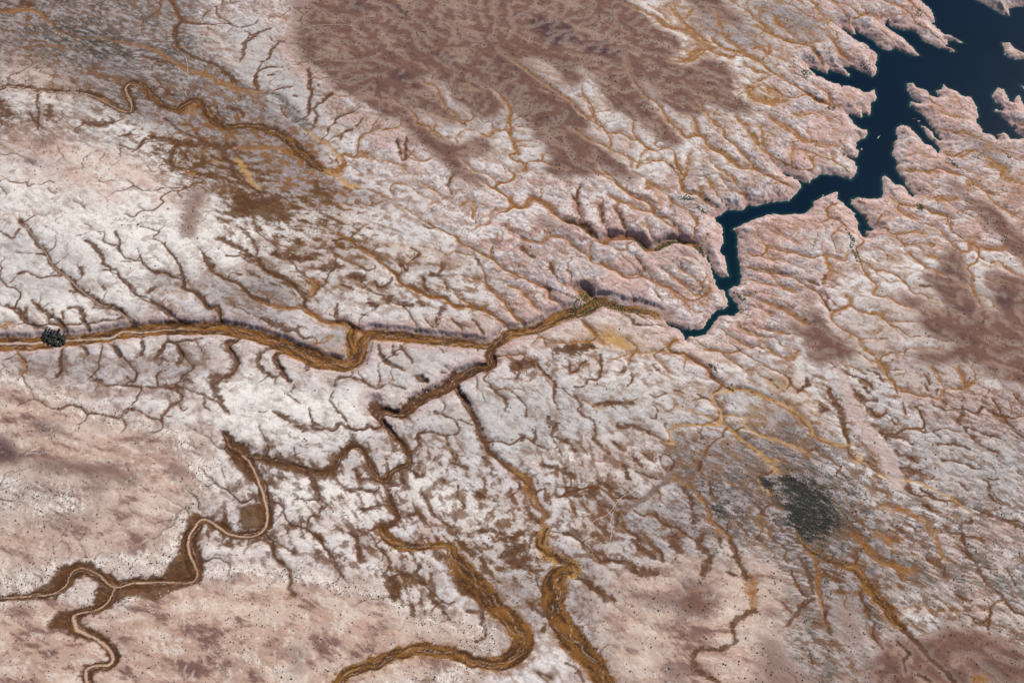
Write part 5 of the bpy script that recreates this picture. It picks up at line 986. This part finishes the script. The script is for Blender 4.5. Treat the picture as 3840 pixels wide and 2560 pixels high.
# water
def water_mat():
    m, nt, N, Lk, b = mat_new('deep lake water')
    geo = N.new('ShaderNodeNewGeometry')
    n = N.new('ShaderNodeTexNoise'); n.inputs['Scale'].default_value = 0.0016; n.inputs['Detail'].default_value = 4; Lk.new(geo.outputs['Position'], n.inputs['Vector'])
    at = N.new('ShaderNodeAttribute'); at.attribute_name = 'tone'
    mr = N.new('ShaderNodeMapRange'); mr.inputs['From Min'].default_value = .35; mr.inputs['From Max'].default_value = .65; mr.inputs['To Min'].default_value = 0.9; mr.inputs['To Max'].default_value = 1.12
    Lk.new(n.outputs['Fac'], mr.inputs['Value'])
    vm = N.new('ShaderNodeVectorMath'); vm.operation = 'SCALE'; Lk.new(at.outputs['Color'], vm.inputs[0]); Lk.new(mr.outputs[0], vm.inputs['Scale'])
    Lk.new(vm.outputs[0], b.inputs['Base Color'])
    b.inputs['Roughness'].default_value = 0.16; b.inputs['IOR'].default_value = 1.33; b.inputs['Specular IOR Level'].default_value = 0.22
    w = N.new('ShaderNodeTexNoise'); w.inputs['Scale'].default_value = 0.12; w.inputs['Detail'].default_value = 3; Lk.new(geo.outputs['Position'], w.inputs['Vector'])
    bp = N.new('ShaderNodeBump'); bp.inputs['Strength'].default_value = 0.25; bp.inputs['Distance'].default_value = 0.8; Lk.new(w.outputs['Fac'], bp.inputs['Height']); Lk.new(bp.outputs[0], b.inputs['Normal'])
    return m
WM = water_mat()
wm = (shore < 14) | water
wf = wm[:-1, :-1] | wm[1:, :-1] | wm[:-1, 1:] | wm[1:, 1:]
f = FQ[wf]; u_, inv = np.unique(f.ravel(), return_inverse=True)
Vw = V[u_].copy(); Vw[:, 2] = 0.0
sh_ = shore.ravel()[u_]
deep = ss(-sh_, 4, 34)[:, None]; mid = ss(-sh_, -4, 8)[:, None]
wc = np.array([[0.030, 0.075, 0.060]], F)*(1-mid)+np.array([[0.006, 0.030, 0.040]], F)*mid
nar = np.clip(1-ss(np.hypot(Vw[:, 0]-to_plane(2700., 1180., 0)[0], Vw[:, 1]-to_plane(2700., 1180., 0)[1]), 500, 1300), 0, 1)[:, None]
dc = np.array([[0.0004, 0.0105, 0.027]], F)*(1-nar) + np.array([[0.0012, 0.014, 0.026]], F)*nar
wc = wc*(1-deep)+dc*deep
put('lake', mesh_np('lake', Vw, inv.reshape(-1, 4), [WM], wc), label='dark navy blue reservoir with jagged fingers between pink rocks', kind='structure')
pq = pond_p; cx, cy = pq.mean(0)
pi = (np.clip(((cx-XS[0])), 0, 1e9))
def hz(x, y):
    """terrain height at x, y"""
    x = np.asarray(x, float); y = np.asarray(y, float)
    i = np.clip(np.searchsorted(XS, x)-1, 0, NX-2); j = np.clip(np.searchsorted(YS, y)-1, 0, NY-2)
    u = (x-XS[i])/(XS[i+1]-XS[i]); v = (y-YS[j])/(YS[j+1]-YS[j])
    return (z[j, i]*(1-u)+z[j, i+1]*u)*(1-v)+(z[j+1, i]*(1-u)+z[j+1, i+1]*u)*v
# ------------------------------------------------------------------ shrubs
def simple_mat(name, rgb, rough=0.9, var=0.0):
    m, nt, N, Lk, b = mat_new(name)
    b.inputs['Roughness'].default_value = rough
    if var:
        g = N.new('ShaderNodeNewGeometry'); n = N.new('ShaderNodeTexNoise'); n.inputs['Scale'].default_value = 0.3; n.inputs['Detail'].default_value = 4
        Lk.new(g.outputs['Position'], n.inputs['Vector']); r = N.new('ShaderNodeValToRGB')
        r.color_ramp.elements[0].position = 0.35; r.color_ramp.elements[1].position = 0.65
        r.color_ramp.elements[0].color = [c*(1-var) for c in rgb]+[1]; r.color_ramp.elements[1].color = [min(1, c*(1+var)) for c in rgb]+[1]
        Lk.new(n.outputs['Fac'], r.inputs['Fac']); Lk.new(r.outputs['Color'], b.inputs['Base Color'])
    else: b.inputs['Base Color'].default_value = tuple(rgb)+(1,)
    return m
M_SAGE = simple_mat('grey green sagebrush', (0.058, 0.052, 0.046), var=0.35)
M_JUN = simple_mat('dark juniper foliage', (0.052, 0.055, 0.045), var=0.4)
M_GRN = simple_mat('green willow foliage', (0.060, 0.085, 0.030), var=0.4)
M_COT = simple_mat('cottonwood foliage', (0.030, 0.040, 0.032), var=0.45)
M_BARK = simple_mat('grey bark', (0.12, 0.09, 0.07), var=0.3)
M_ROCK = simple_mat('pink sandstone block', (0.50, 0.40, 0.37), var=0.15)
M_PAINT = simple_mat('white boat paint', (0.80, 0.80, 0.80), 0.35)
M_GLASS = simple_mat('dark boat glass', (0.02, 0.03, 0.04), 0.15)
M_FOAM = simple_mat('white foam', (0.30, 0.52, 0.55), 0.6, 0.3)
M_BROWNSH = simple_mat('brown rabbitbrush', (0.075, 0.052, 0.034), var=0.35)

HEX = np.array([(math.cos(a), math.sin(a)) for a in np.arange(6)*math.pi/3])
def shrub_field(name, label, xs, ys, sizes, mat):
    n = len(xs); zz0 = hz(xs, ys)
    r = sizes[:, None]*0.5*(0.8+0.4*rng.random((n, 6)))
    a = rng.random(n)[:, None]*6.28
    ang = np.arange(6)[None]*math.pi/3 + a
    lo_ = np.stack([xs[:, None]+r*np.cos(ang), ys[:, None]+r*np.sin(ang), zz0[:, None]+sizes[:, None]*(0.12+0.1*rng.random((n, 6)))], -1)
    ang2 = ang+0.5
    hi_ = np.stack([xs[:, None]+0.55*r*np.cos(ang2), ys[:, None]+0.55*r*np.sin(ang2), zz0[:, None]+sizes[:, None]*(0.36+0.14*rng.random((n, 6)))], -1)
    bo = np.stack([xs, ys, zz0-0.5], -1)[:, None]
    v = np.concatenate([bo, lo_, hi_], 1)       # 13 verts
    fl = []
    for k in range(6):
        j = (k+1) % 6
        fl += [(1+k, 1+j, 7+k), (1+j, 7+j, 7+k)]
    fl += [(7, 8, 9), (7, 9, 10), (7, 10, 11), (7, 11, 12)]
    fl = np.array(fl)
    f = (np.arange(n)*13)[:, None, None]+fl[None]
    put(name, mesh_np(name, v.reshape(-1, 3), f.reshape(-1, 3), [mat], smooth=False), label=label, kind='stuff')

def scatter(n, dens_fn):
    u = rng.random(n)*3900-30; v = rng.random(n)*2620-30
    x, y = to_plane(u, v, 85.0)
    # even over the ground rather than over the sheet
    w = (8200.0/(-( -math.cos(TILT)+((1280-v)/3840*0.72)*math.sin(TILT)))/11000)**3
    keep_ = rng.random(n) < np.clip(w/1.9, 0, 1)
    x, y = x[keep_], y[keep_]
    d = dens_fn(x, y)
    k = rng.random(len(x)) < d
    return x[k], y[k]
def at_grid(m, x, y):
    i = np.clip(np.searchsorted(XS, x), 0, NX-1); j = np.clip(np.searchsorted(YS, y), 0, NY-1)
    return m[j, i]
Lmesh = {'mesa': mesaX*1.0, 'peach': np.clip(peachX, 0, 1), 'grey': np.clip(grey, 0, 1), 'dark': dk}
gate = ss(fbm(*grain(X, Y, 120, 45, s=201), 3, 201), 0.0, 0.3)
gate2 = ss(fbm(*grain(X, Y, 90, 26, s=203), 3, 203), 0.08, 0.35)
landf = ((shore > 12) & (far <= 0)).astype(F)
upl = ss(-X - 0.4*Y, 1500, 3500)*ss(Y, 1200, 2400)        # brushy flats at the upper left
lor = ss(X, 700, 1700)*ss(-Y, 500, 1400)                   # and at the lower right
lol = ss(-Y, 300, 1200)*(1-ss(X, 600, 1200))
nearg = ss(-minor, -30, -2)
dens_jun = landf*(0.50*ss(mesaX, 0.15, 0.5)*(0.22+0.65*gate+0.5*nearg) + 0.30*np.clip(peachX, 0, 1)*(0.4+0.6*gate) + 2.2*rim*lol*(0.25+gate) + 0.5*np.clip(peachX, 0, 1)*nearg*gate)
dens_sage = landf*(0.9*gate2*(1.1*upl+1.2*lor) + 0.5*gate2*np.clip(grey, 0, 1) + 0.25*rim*lol + 0.05)*(q_all > 2)
x1_, y1_ = scatter(300000, lambda x, y: at_grid(dens_jun, x, y))
s1_ = (3.6+5.4*rng.random(len(x1_))**1.7)*(1+0.35*(y1_ > 800)) + 3.5*(rng.random(len(x1_)) > 0.95)
x2_, y2_ = scatter(120000, lambda x, y: 0.60*at_grid(dens_sage, x, y))
s2_ = 5.5+7.5*rng.random(len(x2_))**1.5
print('shrubs', len(x1_), len(x2_))
# dense dark brush patches and wash brush
def poly_scatter(t, pts, n):
    p = np.array(tile(t, P(pts))); x, y = W(p[:, 0], p[:, 1], carve=0); pg = np.stack([x, y], 1)
    xs_ = rng.uniform(x.min(), x.max(), n*3); ys_ = rng.uniform(y.min(), y.max(), n*3)
    ok = np.zeros(len(xs_), bool)
    a, b = pg, np.roll(pg, -1, 0)
    for q, r in zip(a, b):
        c = (q[1] > ys_) != (r[1] > ys_)
        with np.errstate(all='ignore'): ok ^= c & (xs_ < (r[0]-q[0])*(ys_-q[1])/(r[1]-q[1]+1e-9)+q[0])
    return xs_[ok][:n], ys_[ok][:n]
dx_, dy_ = [], []
for t, pts, n in (('C4', "120 150,260 140,400 210,500 320,565 440,530 540,450 600,330 570,200 440,190 350,250 290,150 230", 2600), ('C4', "10 150,100 170,115 255,40 240", 160),
                  ('C3', "1720 130,1823 170,1823 250,1750 240", 160), ('C3', "1360 340,1560 330,1660 450,1560 440,1420 430", 260), ('C3', "1360 180,1450 190,1460 310,1390 280", 150),
                  ('C4', "440 100,700 180,760 300,640 420,560 300", 500), ('C4', "540 370,720 460,700 540,580 500", 200), ('C3', "1200 440,1480 420,1560 560,1400 640,1280 560", 200)):
    a, b = poly_scatter(t, pts, n); dx_.append(a); dy_.append(b)
dx_ = np.concatenate(dx_); dy_ = np.concatenate(dy_)
kk = at_grid(dk, dx_, dy_)+0.3*rng.random(len(dx_)) > 0.35
kk |= rng.random(len(dx_)) < 0.22
dx_, dy_ = dx_[kk], dy_[kk]
feather = (rng.random(len(dx_))**3)*95
dx_ = dx_+rng.normal(size=len(dx_))*feather; dy_ = dy_+rng.normal(size=len(dx_))*feather
ds_ = 3.4+6*rng.random(len(dx_))**1.6
wx_, wy_ = scatter(90000, lambda x, y: landf_w(x, y)) if False else (None, None)
bedm = ((beds_q < -2) & (shore > 8)).astype(F)*(0.35+0.65*ss(str1, -0.2, 0.4))
vm_ = (q_best[3] < 3).astype(F)
wx_, wy_ = scatter(150000, lambda x, y: np.clip(at_grid(bedm, x, y)*0.55+at_grid(vm_, x, y)*0.7, 0, 1))
ws_ = 3.2+3.2*rng.random(len(wx_))
# riverside green along the pink canyon
gx_, gy_ = [], []
for t, pts, n in (('B3', "480 450,560 420,620 470,760 510,930 560,920 590,760 560,640 530,560 600,400 610,440 570", 420), ('B3', "1010 130,1080 85,1180 80,1220 110,1150 120,1080 130,1020 165", 200), ('B3', "1270 110,1330 130,1400 210,1370 220,1290 160", 110),
                  ('B3', "880 60,950 120,970 160,930 140,870 90", 70), ('B3', "930 570,1100 640,1130 670,1000 610", 60), ('A3', "1180 1360,1230 1330,1290 1370,1190 1370", 60), ('A3', "1290 1390,1370 1440,1360 1460,1290 1420", 50),
                  ('A4', "230 430,380 480,380 500,330 550,290 470", 110), ('A4', "1090 1380,1140 1410,1130 1450,1090 1430", 60), ('A4', "470 720,530 710,540 755,490 750", 50), ('B4', "590 0,640 40,670 90,650 150,710 240,680 240,630 140,640 80", 130),
                  ('B3', "1380 930,1430 960,1440 1000,1390 950", 40), ('B3', "1500 1080,1560 1110,1545 1140", 24), ('A4', "1300 1080,1360 1120,1410 1180,1340 1130", 60), ('A4', "1700 1040,1740 1080,1710 1090", 24), ('A4', "570 1020,610 1050,590 1060", 20),
                  ('B3', "1540 430,1640 500,1600 500", 26), ('B3', "1590 545,1660 560,1600 580", 20), ('A4', "1040 40,1130 70,1120 130,1060 100", 50), ('A4', "700 400,800 420,770 480,720 460", 30), ('A4', "880 120,920 110,900 150", 20)):
    a, b = poly_scatter(t, pts, n); gx_.append(a); gy_.append(b)
gx_ = np.concatenate(gx_); gy_ = np.concatenate(gy_); k = at_grid(shore, gx_, gy_) > 6; gx_, gy_ = gx_[k], gy_[k]; gs_ = 6+6*rng.random(len(gx_))

def blob_mesh(name, seed, mat, sub=2, flat=0.75, amp=0.28):
    r = random.Random(seed); import bmesh
    bm = bmesh.new(); bmesh.ops.create_icosphere(bm, subdivisions=sub, radius=0.5)
    lobes = [(r.uniform(-1, 1), r.uniform(-1, 1), r.uniform(-0.2, 1)) for _ in range(6)]
    for v in bm.verts:
        n = v.co.normalized(); k = max(n.dot(type(n)(l).normalized()) for l in lobes)
        v.co *= 1 - amp + amp*1.5*max(0, k)**3 + r.uniform(-0.07, 0.07)
        v.co.z = v.co.z*flat + 0.32
    me = bpy.data.meshes.new(name); bm.to_mesh(me); bm.free(); me.materials.append(mat)
    return me
JUN = [blob_mesh('juniper', k, M_JUN) for k in range(5)]
SAG = [blob_mesh('sagebrush', 20+k, M_SAGE) for k in range(4)]
CROWN = [blob_mesh('crown', 40+k, M_COT, 2, 0.9, 0.38) for k in range(5)]
def depth_of(x, y, zz_): return (y-CAMP[1])*math.sin(TILT)+(CAMP[2]-zz_)*math.cos(TILT)
def pick(xs, ys, sz, n):
    app = sz/depth_of(xs, ys, 80.0)
    inf = np.ones(len(xs), bool)
    dd = depth_of(xs, ys, 80.0); inf &= np.abs(xs)/dd < 0.355
    vv = ((ys-CAMP[1])*math.cos(TILT)-(CAMP[2]-80)*math.sin(TILT))/dd; inf &= np.abs(vv) < 0.235
    o = np.argsort(-(app*inf)); return o[:n], o[n:]
LAND = [(300, 250, 'the brushy flats at upper left'), (800, 250, 'the track crossing at upper left'), (1250, 120, 'the left end of the brown mesa'), (1700, 120, 'the top edge above the brown mesa'),
 (1500, 420, 'the lower edge of the mesa'), (1950, 300, 'the purple patch of the mesa'), (2150, 560, 'the long finger of the mesa'), (2450, 250, 'the right end of the mesa'), (2650, 330, 'the ochre fan right of the mesa'), (2000, 780, 'the lowest tip of the mesa'),
 (2900, 80, 'the grey dome left of the lake'), (3650, 550, 'the peninsula between two lake arms'), (3700, 850, 'the grey knoll at the right edge'), (3550, 1150, 'the right hand brown plateau'), (3100, 1250, 'the small brown plateau right of centre'), (3650, 1350, 'the lower end of the right hand plateau'),
 (300, 700, 'the pale domes at the left edge'), (250, 1050, 'the straight gully at left'), (700, 1150, 'the smooth domes above the main wash'), (250, 1400, 'the rise below the main wash at left'), (700, 1380, 'the white knobs below the main wash'), (150, 1650, 'the brown stains at the left edge'), (500, 1620, 'the brown stains left of the white basin'),
 (250, 1850, 'the rough slopes at lower left'), (600, 1950, 'the hollow above the pale wash'), (150, 2050, 'the left end of the pale wash'), (150, 2450, 'the bottom left corner'), (450, 2400, 'the bend of the pale wash at the bottom'), (700, 2250, 'the plateau right of the pale wash'), (1050, 2250, 'the scalloped plateau rim'), (1300, 2400, 'the plateau above the bottom wash'),
 (1600, 2250, 'the white spurs inside the wash loop'), (1700, 2450, 'the island inside the bottom loop'), (1250, 2000, 'the gullied slope at lower centre'), (2100, 2350, 'the strip between the two wide washes'), (2450, 2250, 'the pink plateau right of the wide yellow wash'), (2300, 2000, 'the brown stains above the pink plateau'), (2700, 2100, 'the narrow wash with two bends'), (2650, 1850, 'the brushy ground left of the dark patch'),
 (3150, 1850, 'the dark brush patch'), (3350, 1900, 'the streaks right of the dark patch'), (3050, 2150, 'the fork below the dark patch'), (3350, 2200, 'the straight yellow wash'), (2950, 2450, 'the rocky rise at the bottom'), (3550, 2450, 'the brown ground at the bottom right'), (3700, 2150, 'the white slope at the right edge'), (2600, 1500, 'the swirled white rocks right of centre'), (1500, 1000, 'the mottled rocks at centre left'), (2300, 1000, 'the pink domes above the canyon')]
LP = np.array([tuple(map(float, W(float(a), float(b))))for a, b, _ in LAND])
def describe(recs, cat):
    """recs: (object, x, y, size, base text); writes one label for each, by landmark and by its place among its neighbours"""
    cl = {}
    for r in recs:
        k = int(np.argmin((LP[:, 0]-r[1])**2+(LP[:, 1]-r[2])**2)); cl.setdefault((r[4], k), []).append(r)
    for (base_, k), g in cl.items():
        lm = LAND[k][2]; rest = list(g); noun = base_
        if len(g) == 1: g[0][0]['label'] = 'single '+noun+' near '+lm; g[0][0]['category'] = cat; continue
        for word, key in (('biggest', lambda r: -r[3]), ('leftmost', lambda r: r[1]), ('rightmost', lambda r: -r[1]), ('topmost', lambda r: -r[2]), ('lowest', lambda r: r[2])):
            if not rest: break
            q = min(g, key=key)
            if q in rest: q[0]['label'] = word+' '+noun+' near '+lm; rest.remove(q)
        if len(rest) > 1 and len(g) > 5:
            for word, key in (('second biggest', lambda r: -r[3]), ('second lowest', lambda r: r[2]), ('second leftmost', lambda r: r[1])):
                o_ = sorted(g, key=key); q = o_[1]
                if q in rest and len(rest) > 1: q[0]['label'] = word+' '+noun+' near '+lm; rest.remove(q)
        for r in rest: r[0]['label'] = ('middle ' if len(rest) == 1 else 'ordinary mid-sized ')+noun+' near '+lm
        for r in g: r[0]['category'] = cat; r[0]['group'] = noun+'s near '+lm
def singles(xs, ys, sz, ids, meshes, name, text):
    recs = []
    for c, i in enumerate(ids):
        x, y, s_ = float(xs[i]), float(ys[i]), float(sz[i])*0.85
        o = put(name, meshes[c % len(meshes)]); o.location = (x, y, float(hz(x, y))-0.2*s_*0.1); o.scale = (s_*random.uniform(.9, 1.1), s_, s_*random.uniform(.8, 1.05)); o.rotation_euler = (0, 0, random.uniform(0, 6.28))
        recs.append((o, x, y, s_, text))
    describe(recs, 'shrub')
a1, b1_ = pick(x1_, y1_, s1_, 170); a2, b2_ = pick(x2_, y2_, s2_, 90)
singles(x1_, y1_, s1_, a1, JUN, 'juniper_shrub', 'dark round juniper shrub')
singles(x2_, y2_, s2_, a2, SAG, 'sagebrush', 'grey green sagebrush clump')
shrub_field('juniper_scrub', 'thousands of small dark junipers dotted over mesas and pale rock', x1_[b1_], y1_[b1_], s1_[b1_], M_JUN)
shrub_field('sagebrush_scrub', 'grey sagebrush strewn in streaks over the pale flats', x2_[b2_], y2_[b2_], s2_[b2_], M_SAGE)
shrub_field('dark_brush', 'dense dark brush patch at the head of the ochre washes', dx_, dy_, ds_, M_JUN)
shrub_field('wash_brush', 'small brown bushes along the sandy wash beds', wx_, wy_, ws_, M_BROWNSH)
shrub_field('willow_thicket', 'green willows along the canyon floor and coves of the lake', gx_, gy_, gs_, M_GRN)

# ------------------------------------------------------------------ cottonwood grove in the main wash
tx_, ty_ = poly_scatter('B1', "296 716,340 704,420 712,446 735,452 765,425 812,380 808,350 785,300 768,290 740", 75)
TREES = []
def cyl_mesh(name, r0, r1, h, mat, n=7):
    v = []; f = []
    for k in range(n):
        a = 2*math.pi*k/n; v += [(r0*math.cos(a), r0*math.sin(a), 0), (r1*math.cos(a), r1*math.sin(a), h)]
    for k in range(n):
        j = (k+1) % n; f.append((2*k, 2*j, 2*j+1, 2*k+1))
    f.append(tuple(2*k+1 for k in range(n)))
    me = bpy.data.meshes.new(name); me.from_pydata(v, [], f); me.materials.append(mat); return me
TRUNK = cyl_mesh('trunk', 0.6, 0.35, 8.0, M_BARK)
for c in range(len(tx_)):
    x, y = float(tx_[c]), float(ty_[c]); s_ = random.uniform(15, 30)
    e = bpy.data.objects.new('cottonwood_tree', None); COLL.objects.link(e); e.location = (x, y, float(hz(x, y)))
    TREES.append((e, x, y, s_)); e['category'] = 'tree'; e['group'] = 'cottonwoods of the grove in the main wash'; e['label'] = 'dark cottonwood in the middle of the grove on the main wash'
    o = put('crown', CROWN[c % 5], e); o.scale = (s_, s_, s_*0.8); o.location = (0, 0, 4.0); o.rotation_euler = (0, 0, random.uniform(0, 6.28))
    put('trunk', TRUNK, e)

TREES.sort(key=lambda r: -r[3])
for k, w_ in enumerate(('largest crowned', 'second largest')): TREES[k][0]['label'] = w_+' dark cottonwood of the round grove on the main wash'
pool = TREES[2:]
for key, w_ in ((lambda r: r[1], 'left'), (lambda r: -r[1], 'right'), (lambda r: -r[2], 'upper'), (lambda r: r[2], 'lower')):
    pool.sort(key=key)
    for k, o_ in enumerate(('outermost', 'second from outside', 'third from outside')): pool[k][0]['label'] = 'dark cottonwood on the '+w_+' edge of the grove, '+o_
    pool = pool[3:]
# ------------------------------------------------------------------ boulders
def rock_mesh(seed):
    r = random.Random(seed); import bmesh
    bm = bmesh.new(); bmesh.ops.create_icosphere(bm, subdivisions=2, radius=0.5)
    pl = []
    for _ in range(9):
        a = r.uniform(0, 6.28); e_ = r.uniform(-0.6, 1.2); pl.append((math.cos(a)*math.cos(e_), math.sin(a)*math.cos(e_), math.sin(e_), r.uniform(0.26, 0.42)))
    for v in bm.verts:
        for a, b, c, d in pl:
            k = v.co.x*a+v.co.y*b+v.co.z*c
            if k > d: v.co.x -= a*(k-d); v.co.y -= b*(k-d); v.co.z -= c*(k-d)
        v.co.z += 0.18
    me = bpy.data.meshes.new('boulder'); bm.to_mesh(me); bm.free(); me.materials.append(M_ROCK); return me
ROCKS = [rock_mesh(k) for k in range(5)]
BOULD = [('A4', 1103, 830, 26, 'pink rock islet in the narrow lake channel, the largest of its kind', None), ('A4', 712, 1020, 24, 'pink rock islet close under the west shore of the lake', None), ('A4', 450, 1336, 20, 'small pink rock islet beside the south shore of the lake arm', None),
 ('A4', 1066, 811, 10, 'tiny pale rock just above water, left of the pink islet', None), ('A4', 1081, 811, 8, 'tiny pale rock just above water, nearest the pink islet', None)]
for (u, v, s_) in ((1375, 1048, 15), (1392, 1066, 13), (1180, 1112, 18), (1115, 1196, 15), (1092, 1172, 13), (1062, 1182, 13), (1202, 1122, 15), (1240, 1172, 10), (1162, 1160, 12), (1360, 1040, 10), (1335, 1090, 9), (1150, 1098, 14), (1210, 1100, 12)):
    BOULD.append(('B2', u, v, s_, 'pink sandstone block fallen into the brown canyon wash', 'fallen blocks in the brown canyon'))
for (u, v, s_) in ((1150, 940, 15), (1165, 958, 12), (1092, 960, 12), (1100, 978, 14), (990, 1022, 14), (1012, 1042, 16), (1022, 1080, 20), (1042, 1070, 15), (1050, 1092, 13), (1075, 985, 10), (1130, 965, 9), (970, 1010, 11), (1005, 1060, 12), (930, 1352, 0)):
    if s_: BOULD.append(('C1', u, v, s_, 'white rock block below the plateau rim at lower left', 'white blocks under the plateau rim'))
brecs = {}
for c, (t, u, v, s_, lb, gr) in enumerate(BOULD):
    (pu, pv), = tile(t, [(u, v)]); 
    if t == 'A4': x, y = to_plane(pu, pv, 2.0); zb_ = -2.0
    else: x, y = W(pu, pv); x, y = float(x), float(y); zb_ = float(hz(x, y))-1.0
    o = put('boulder', ROCKS[c % 5], label=lb, category='rock'); o.location = (x, y, zb_); o.scale = (s_*1.1, s_*0.85, s_*0.7); o.rotation_euler = (0, 0, c*1.3)
    if gr: o['group'] = gr; brecs.setdefault(gr, []).append((o, x, y, s_, lb))
for gr, g in brecs.items():
    g.sort(key=lambda r: r[1]); n_ = len(g)
    for k, r in enumerate(g):
        w_ = ['leftmost', 'second', 'third', 'fourth', 'fifth', 'sixth', 'seventh'][k]+(' from the left' if k else '') if k < 7 else ['rightmost', 'second', 'third', 'fourth', 'fifth', 'sixth', 'seventh'][n_-1-k]+(' from the right' if k < n_-1 else '')
        r[0]['label'] = r[4]+', '+w_

# ------------------------------------------------------------------ motor boat and its wake
(bu, bv), = tile('A4', [(824, 947)]); bx, by = to_plane(bu, bv, 0.0); hd = math.radians(245)
boat = bpy.data.objects.new('motor_boat', None); COLL.objects.link(boat); boat.location = (bx, by, 0); boat.rotation_euler = (0, 0, hd)
boat['label'] = 'small white motor boat on dark water between the two shores'; boat['category'] = 'boat'
st = [(-7, 2.0, 1.7), (-3, 2.2, 1.7), (2, 2.1, 1.9), (5, 1.3, 2.2), (7.5, 0.1, 2.5)]
v = []; f = []
for x, w_, h_ in st: v += [(x, -w_, h_), (x, -w_*0.7, -0.4), (x, w_*0.7, -0.4), (x, w_, h_)]
for k in range(4):
    a = 4*k; f += [(a, a+4, a+5, a+1), (a+1, a+5, a+6, a+2), (a+2, a+6, a+7, a+3)]
f += [(0, 1, 2, 3), (16, 19, 18, 17)]
me = bpy.data.meshes.new('hull'); me.from_pydata(v, [], f); me.materials.append(M_PAINT); put('hull', me, boat)
v = [(x, y, 1.3) for x, y in ((-6.8, -1.8), (1.9, -1.9), (4.8, -1.1), (6.8, 0), (4.8, 1.1), (1.9, 1.9), (-6.8, 1.8))]
me = bpy.data.meshes.new('deck'); me.from_pydata(v, [], [tuple(range(7))]); me.materials.append(M_PAINT); put('deck', me, boat)
def boxm(name, x0, x1, y0, y1, z0, z1, mat, sl=0.0):
    v = [(x0, y0, z0), (x1, y0, z0), (x1, y1, z0), (x0, y1, z0), (x0+sl, y0+sl*.4, z1), (x1-sl, y0+sl*.4, z1), (x1-sl, y1-sl*.4, z1), (x0+sl, y1-sl*.4, z1)]
    me = bpy.data.meshes.new(name); me.from_pydata(v, [], [(0, 3, 2, 1), (4, 5, 6, 7), (0, 1, 5, 4), (1, 2, 6, 5), (2, 3, 7, 6), (3, 0, 4, 7)]); me.materials.append(mat); return me
put('cabin', boxm('cabin', -2.5, 3.0, -1.5, 1.5, 1.3, 2.6, M_PAINT, 0.3), boat)
put('windscreen', boxm('windscreen', -1.9, 2.5, -1.3, 1.3, 2.61, 3.1, M_GLASS, 0.4), boat)
put('roof', boxm('roof', -1.6, 2.0, -1.2, 1.2, 3.11, 3.3, M_PAINT, 0.05), boat)
v = []; f = []
ca, sa = math.cos(hd), math.sin(hd)
for arm, an_, ln, wd0 in ((0, 0.20, 46, 2.0), (1, -0.22, 30, 1.8), (2, 0.0, 26, 2.6)):
    n = 12; b0 = len(v)
    for k in range(n+1):
        t = k/n; r_ = -6 - ln*t; off = math.tan(an_)*(-r_-6)
        wdt = wd0*(1-t)**0.7*(0.8+0.4*random.random())+0.15
        for s_ in (-1, 1):
            lx, ly = r_, off+s_*wdt; v.append((bx+lx*ca-ly*sa, by+lx*sa+ly*ca, 0.10+0.004*arm))
    for k in range(n): a = b0+2*k; f.append((a, a+1, a+3, a+2))
me = bpy.data.meshes.new('boat_wake'); me.from_pydata(v, [], f); me.materials.append(M_FOAM)
put('boat_wake', me, label='short white wake trailing up and right from the motor boat', kind='stuff')

# ------------------------------------------------------------------ dirt tracks
def ribbon_mat():
    m = simple_mat('pale track dust', (0.50, 0.44, 0.39), 0.95, 0.12); return m
MT = ribbon_mat()
TRK = [('A1', "1270 380,1282 450,1286 510,1292 560,1270 640,1280 660", 'pale dirt track crossing the brushy flats at upper left'),
 ('A2', "-20 255,60 240,200 232,330 215,400 190,520 180,700 185", 'faint dirt track across the pale slope below the mesa'),
 ('C3', "885 200,875 260,790 300,730 370,690 420,600 465,565 510,560 560", 'pale dirt track looping through the brown and white ground'),
 ('C3', "730 400,712 470,718 530,705 610,690 640", 'pale dirt track branching down from the loop'),
 ('B3', "80 1075,140 1110,200 1112,260 1135,310 1135", 'faint vehicle track over the smooth grey rock, upper one'), ('B3', "90 1165,180 1160,300 1135", 'faint vehicle track over the smooth grey rock, lower one'),
 ('C2', "380 1240,460 1190,560 1145,640 1120", 'thin track on the lower plateau, left one'), ('C2', "880 1175,960 1180,1060 1168,1130 1195,1230 1200", 'thin track on the lower plateau, right one'),
 ('C2', "20 1520,120 1510,260 1490,330 1430,400 1350,420 1290", 'thin track climbing from the bottom left corner of the plateau'),
 ('C4', "1500 150,1600 190,1720 170,1823 180", 'faint track over the white rock at the right edge')]
for t, pts, lb in TRK:
    l = smooth_line([p+(2.0,) for p in tile(t, P(pts))], step=7, wob=0.6)[:, :2]
    d = np.gradient(l, axis=0); d /= np.hypot(d[:, 0], d[:, 1])[:, None]+1e-6
    a = np.stack([l[:, 0]-d[:, 1]*1.7, l[:, 1]+d[:, 0]*1.7], 1); b = np.stack([l[:, 0]+d[:, 1]*1.7, l[:, 1]-d[:, 0]*1.7], 1)
    v = np.empty((len(l)*2, 3)); v[0::2, :2] = a; v[1::2, :2] = b
    zc = np.maximum(hz(a[:, 0], a[:, 1]), hz(b[:, 0], b[:, 1]))+0.5; v[0::2, 2] = zc; v[1::2, 2] = zc
    k = np.arange(len(l)-1)*2; f = np.stack([k, k+1, k+3, k+2], 1)
    put('dirt_track', mesh_np('dirt_track', v, f, [MT]), label=lb, kind='structure')
print('COUNTS', NX, NY, (NX-1)*(NY-1)*2, len(x1_), len(x2_), len(dx_), len(wx_), len(gx_))
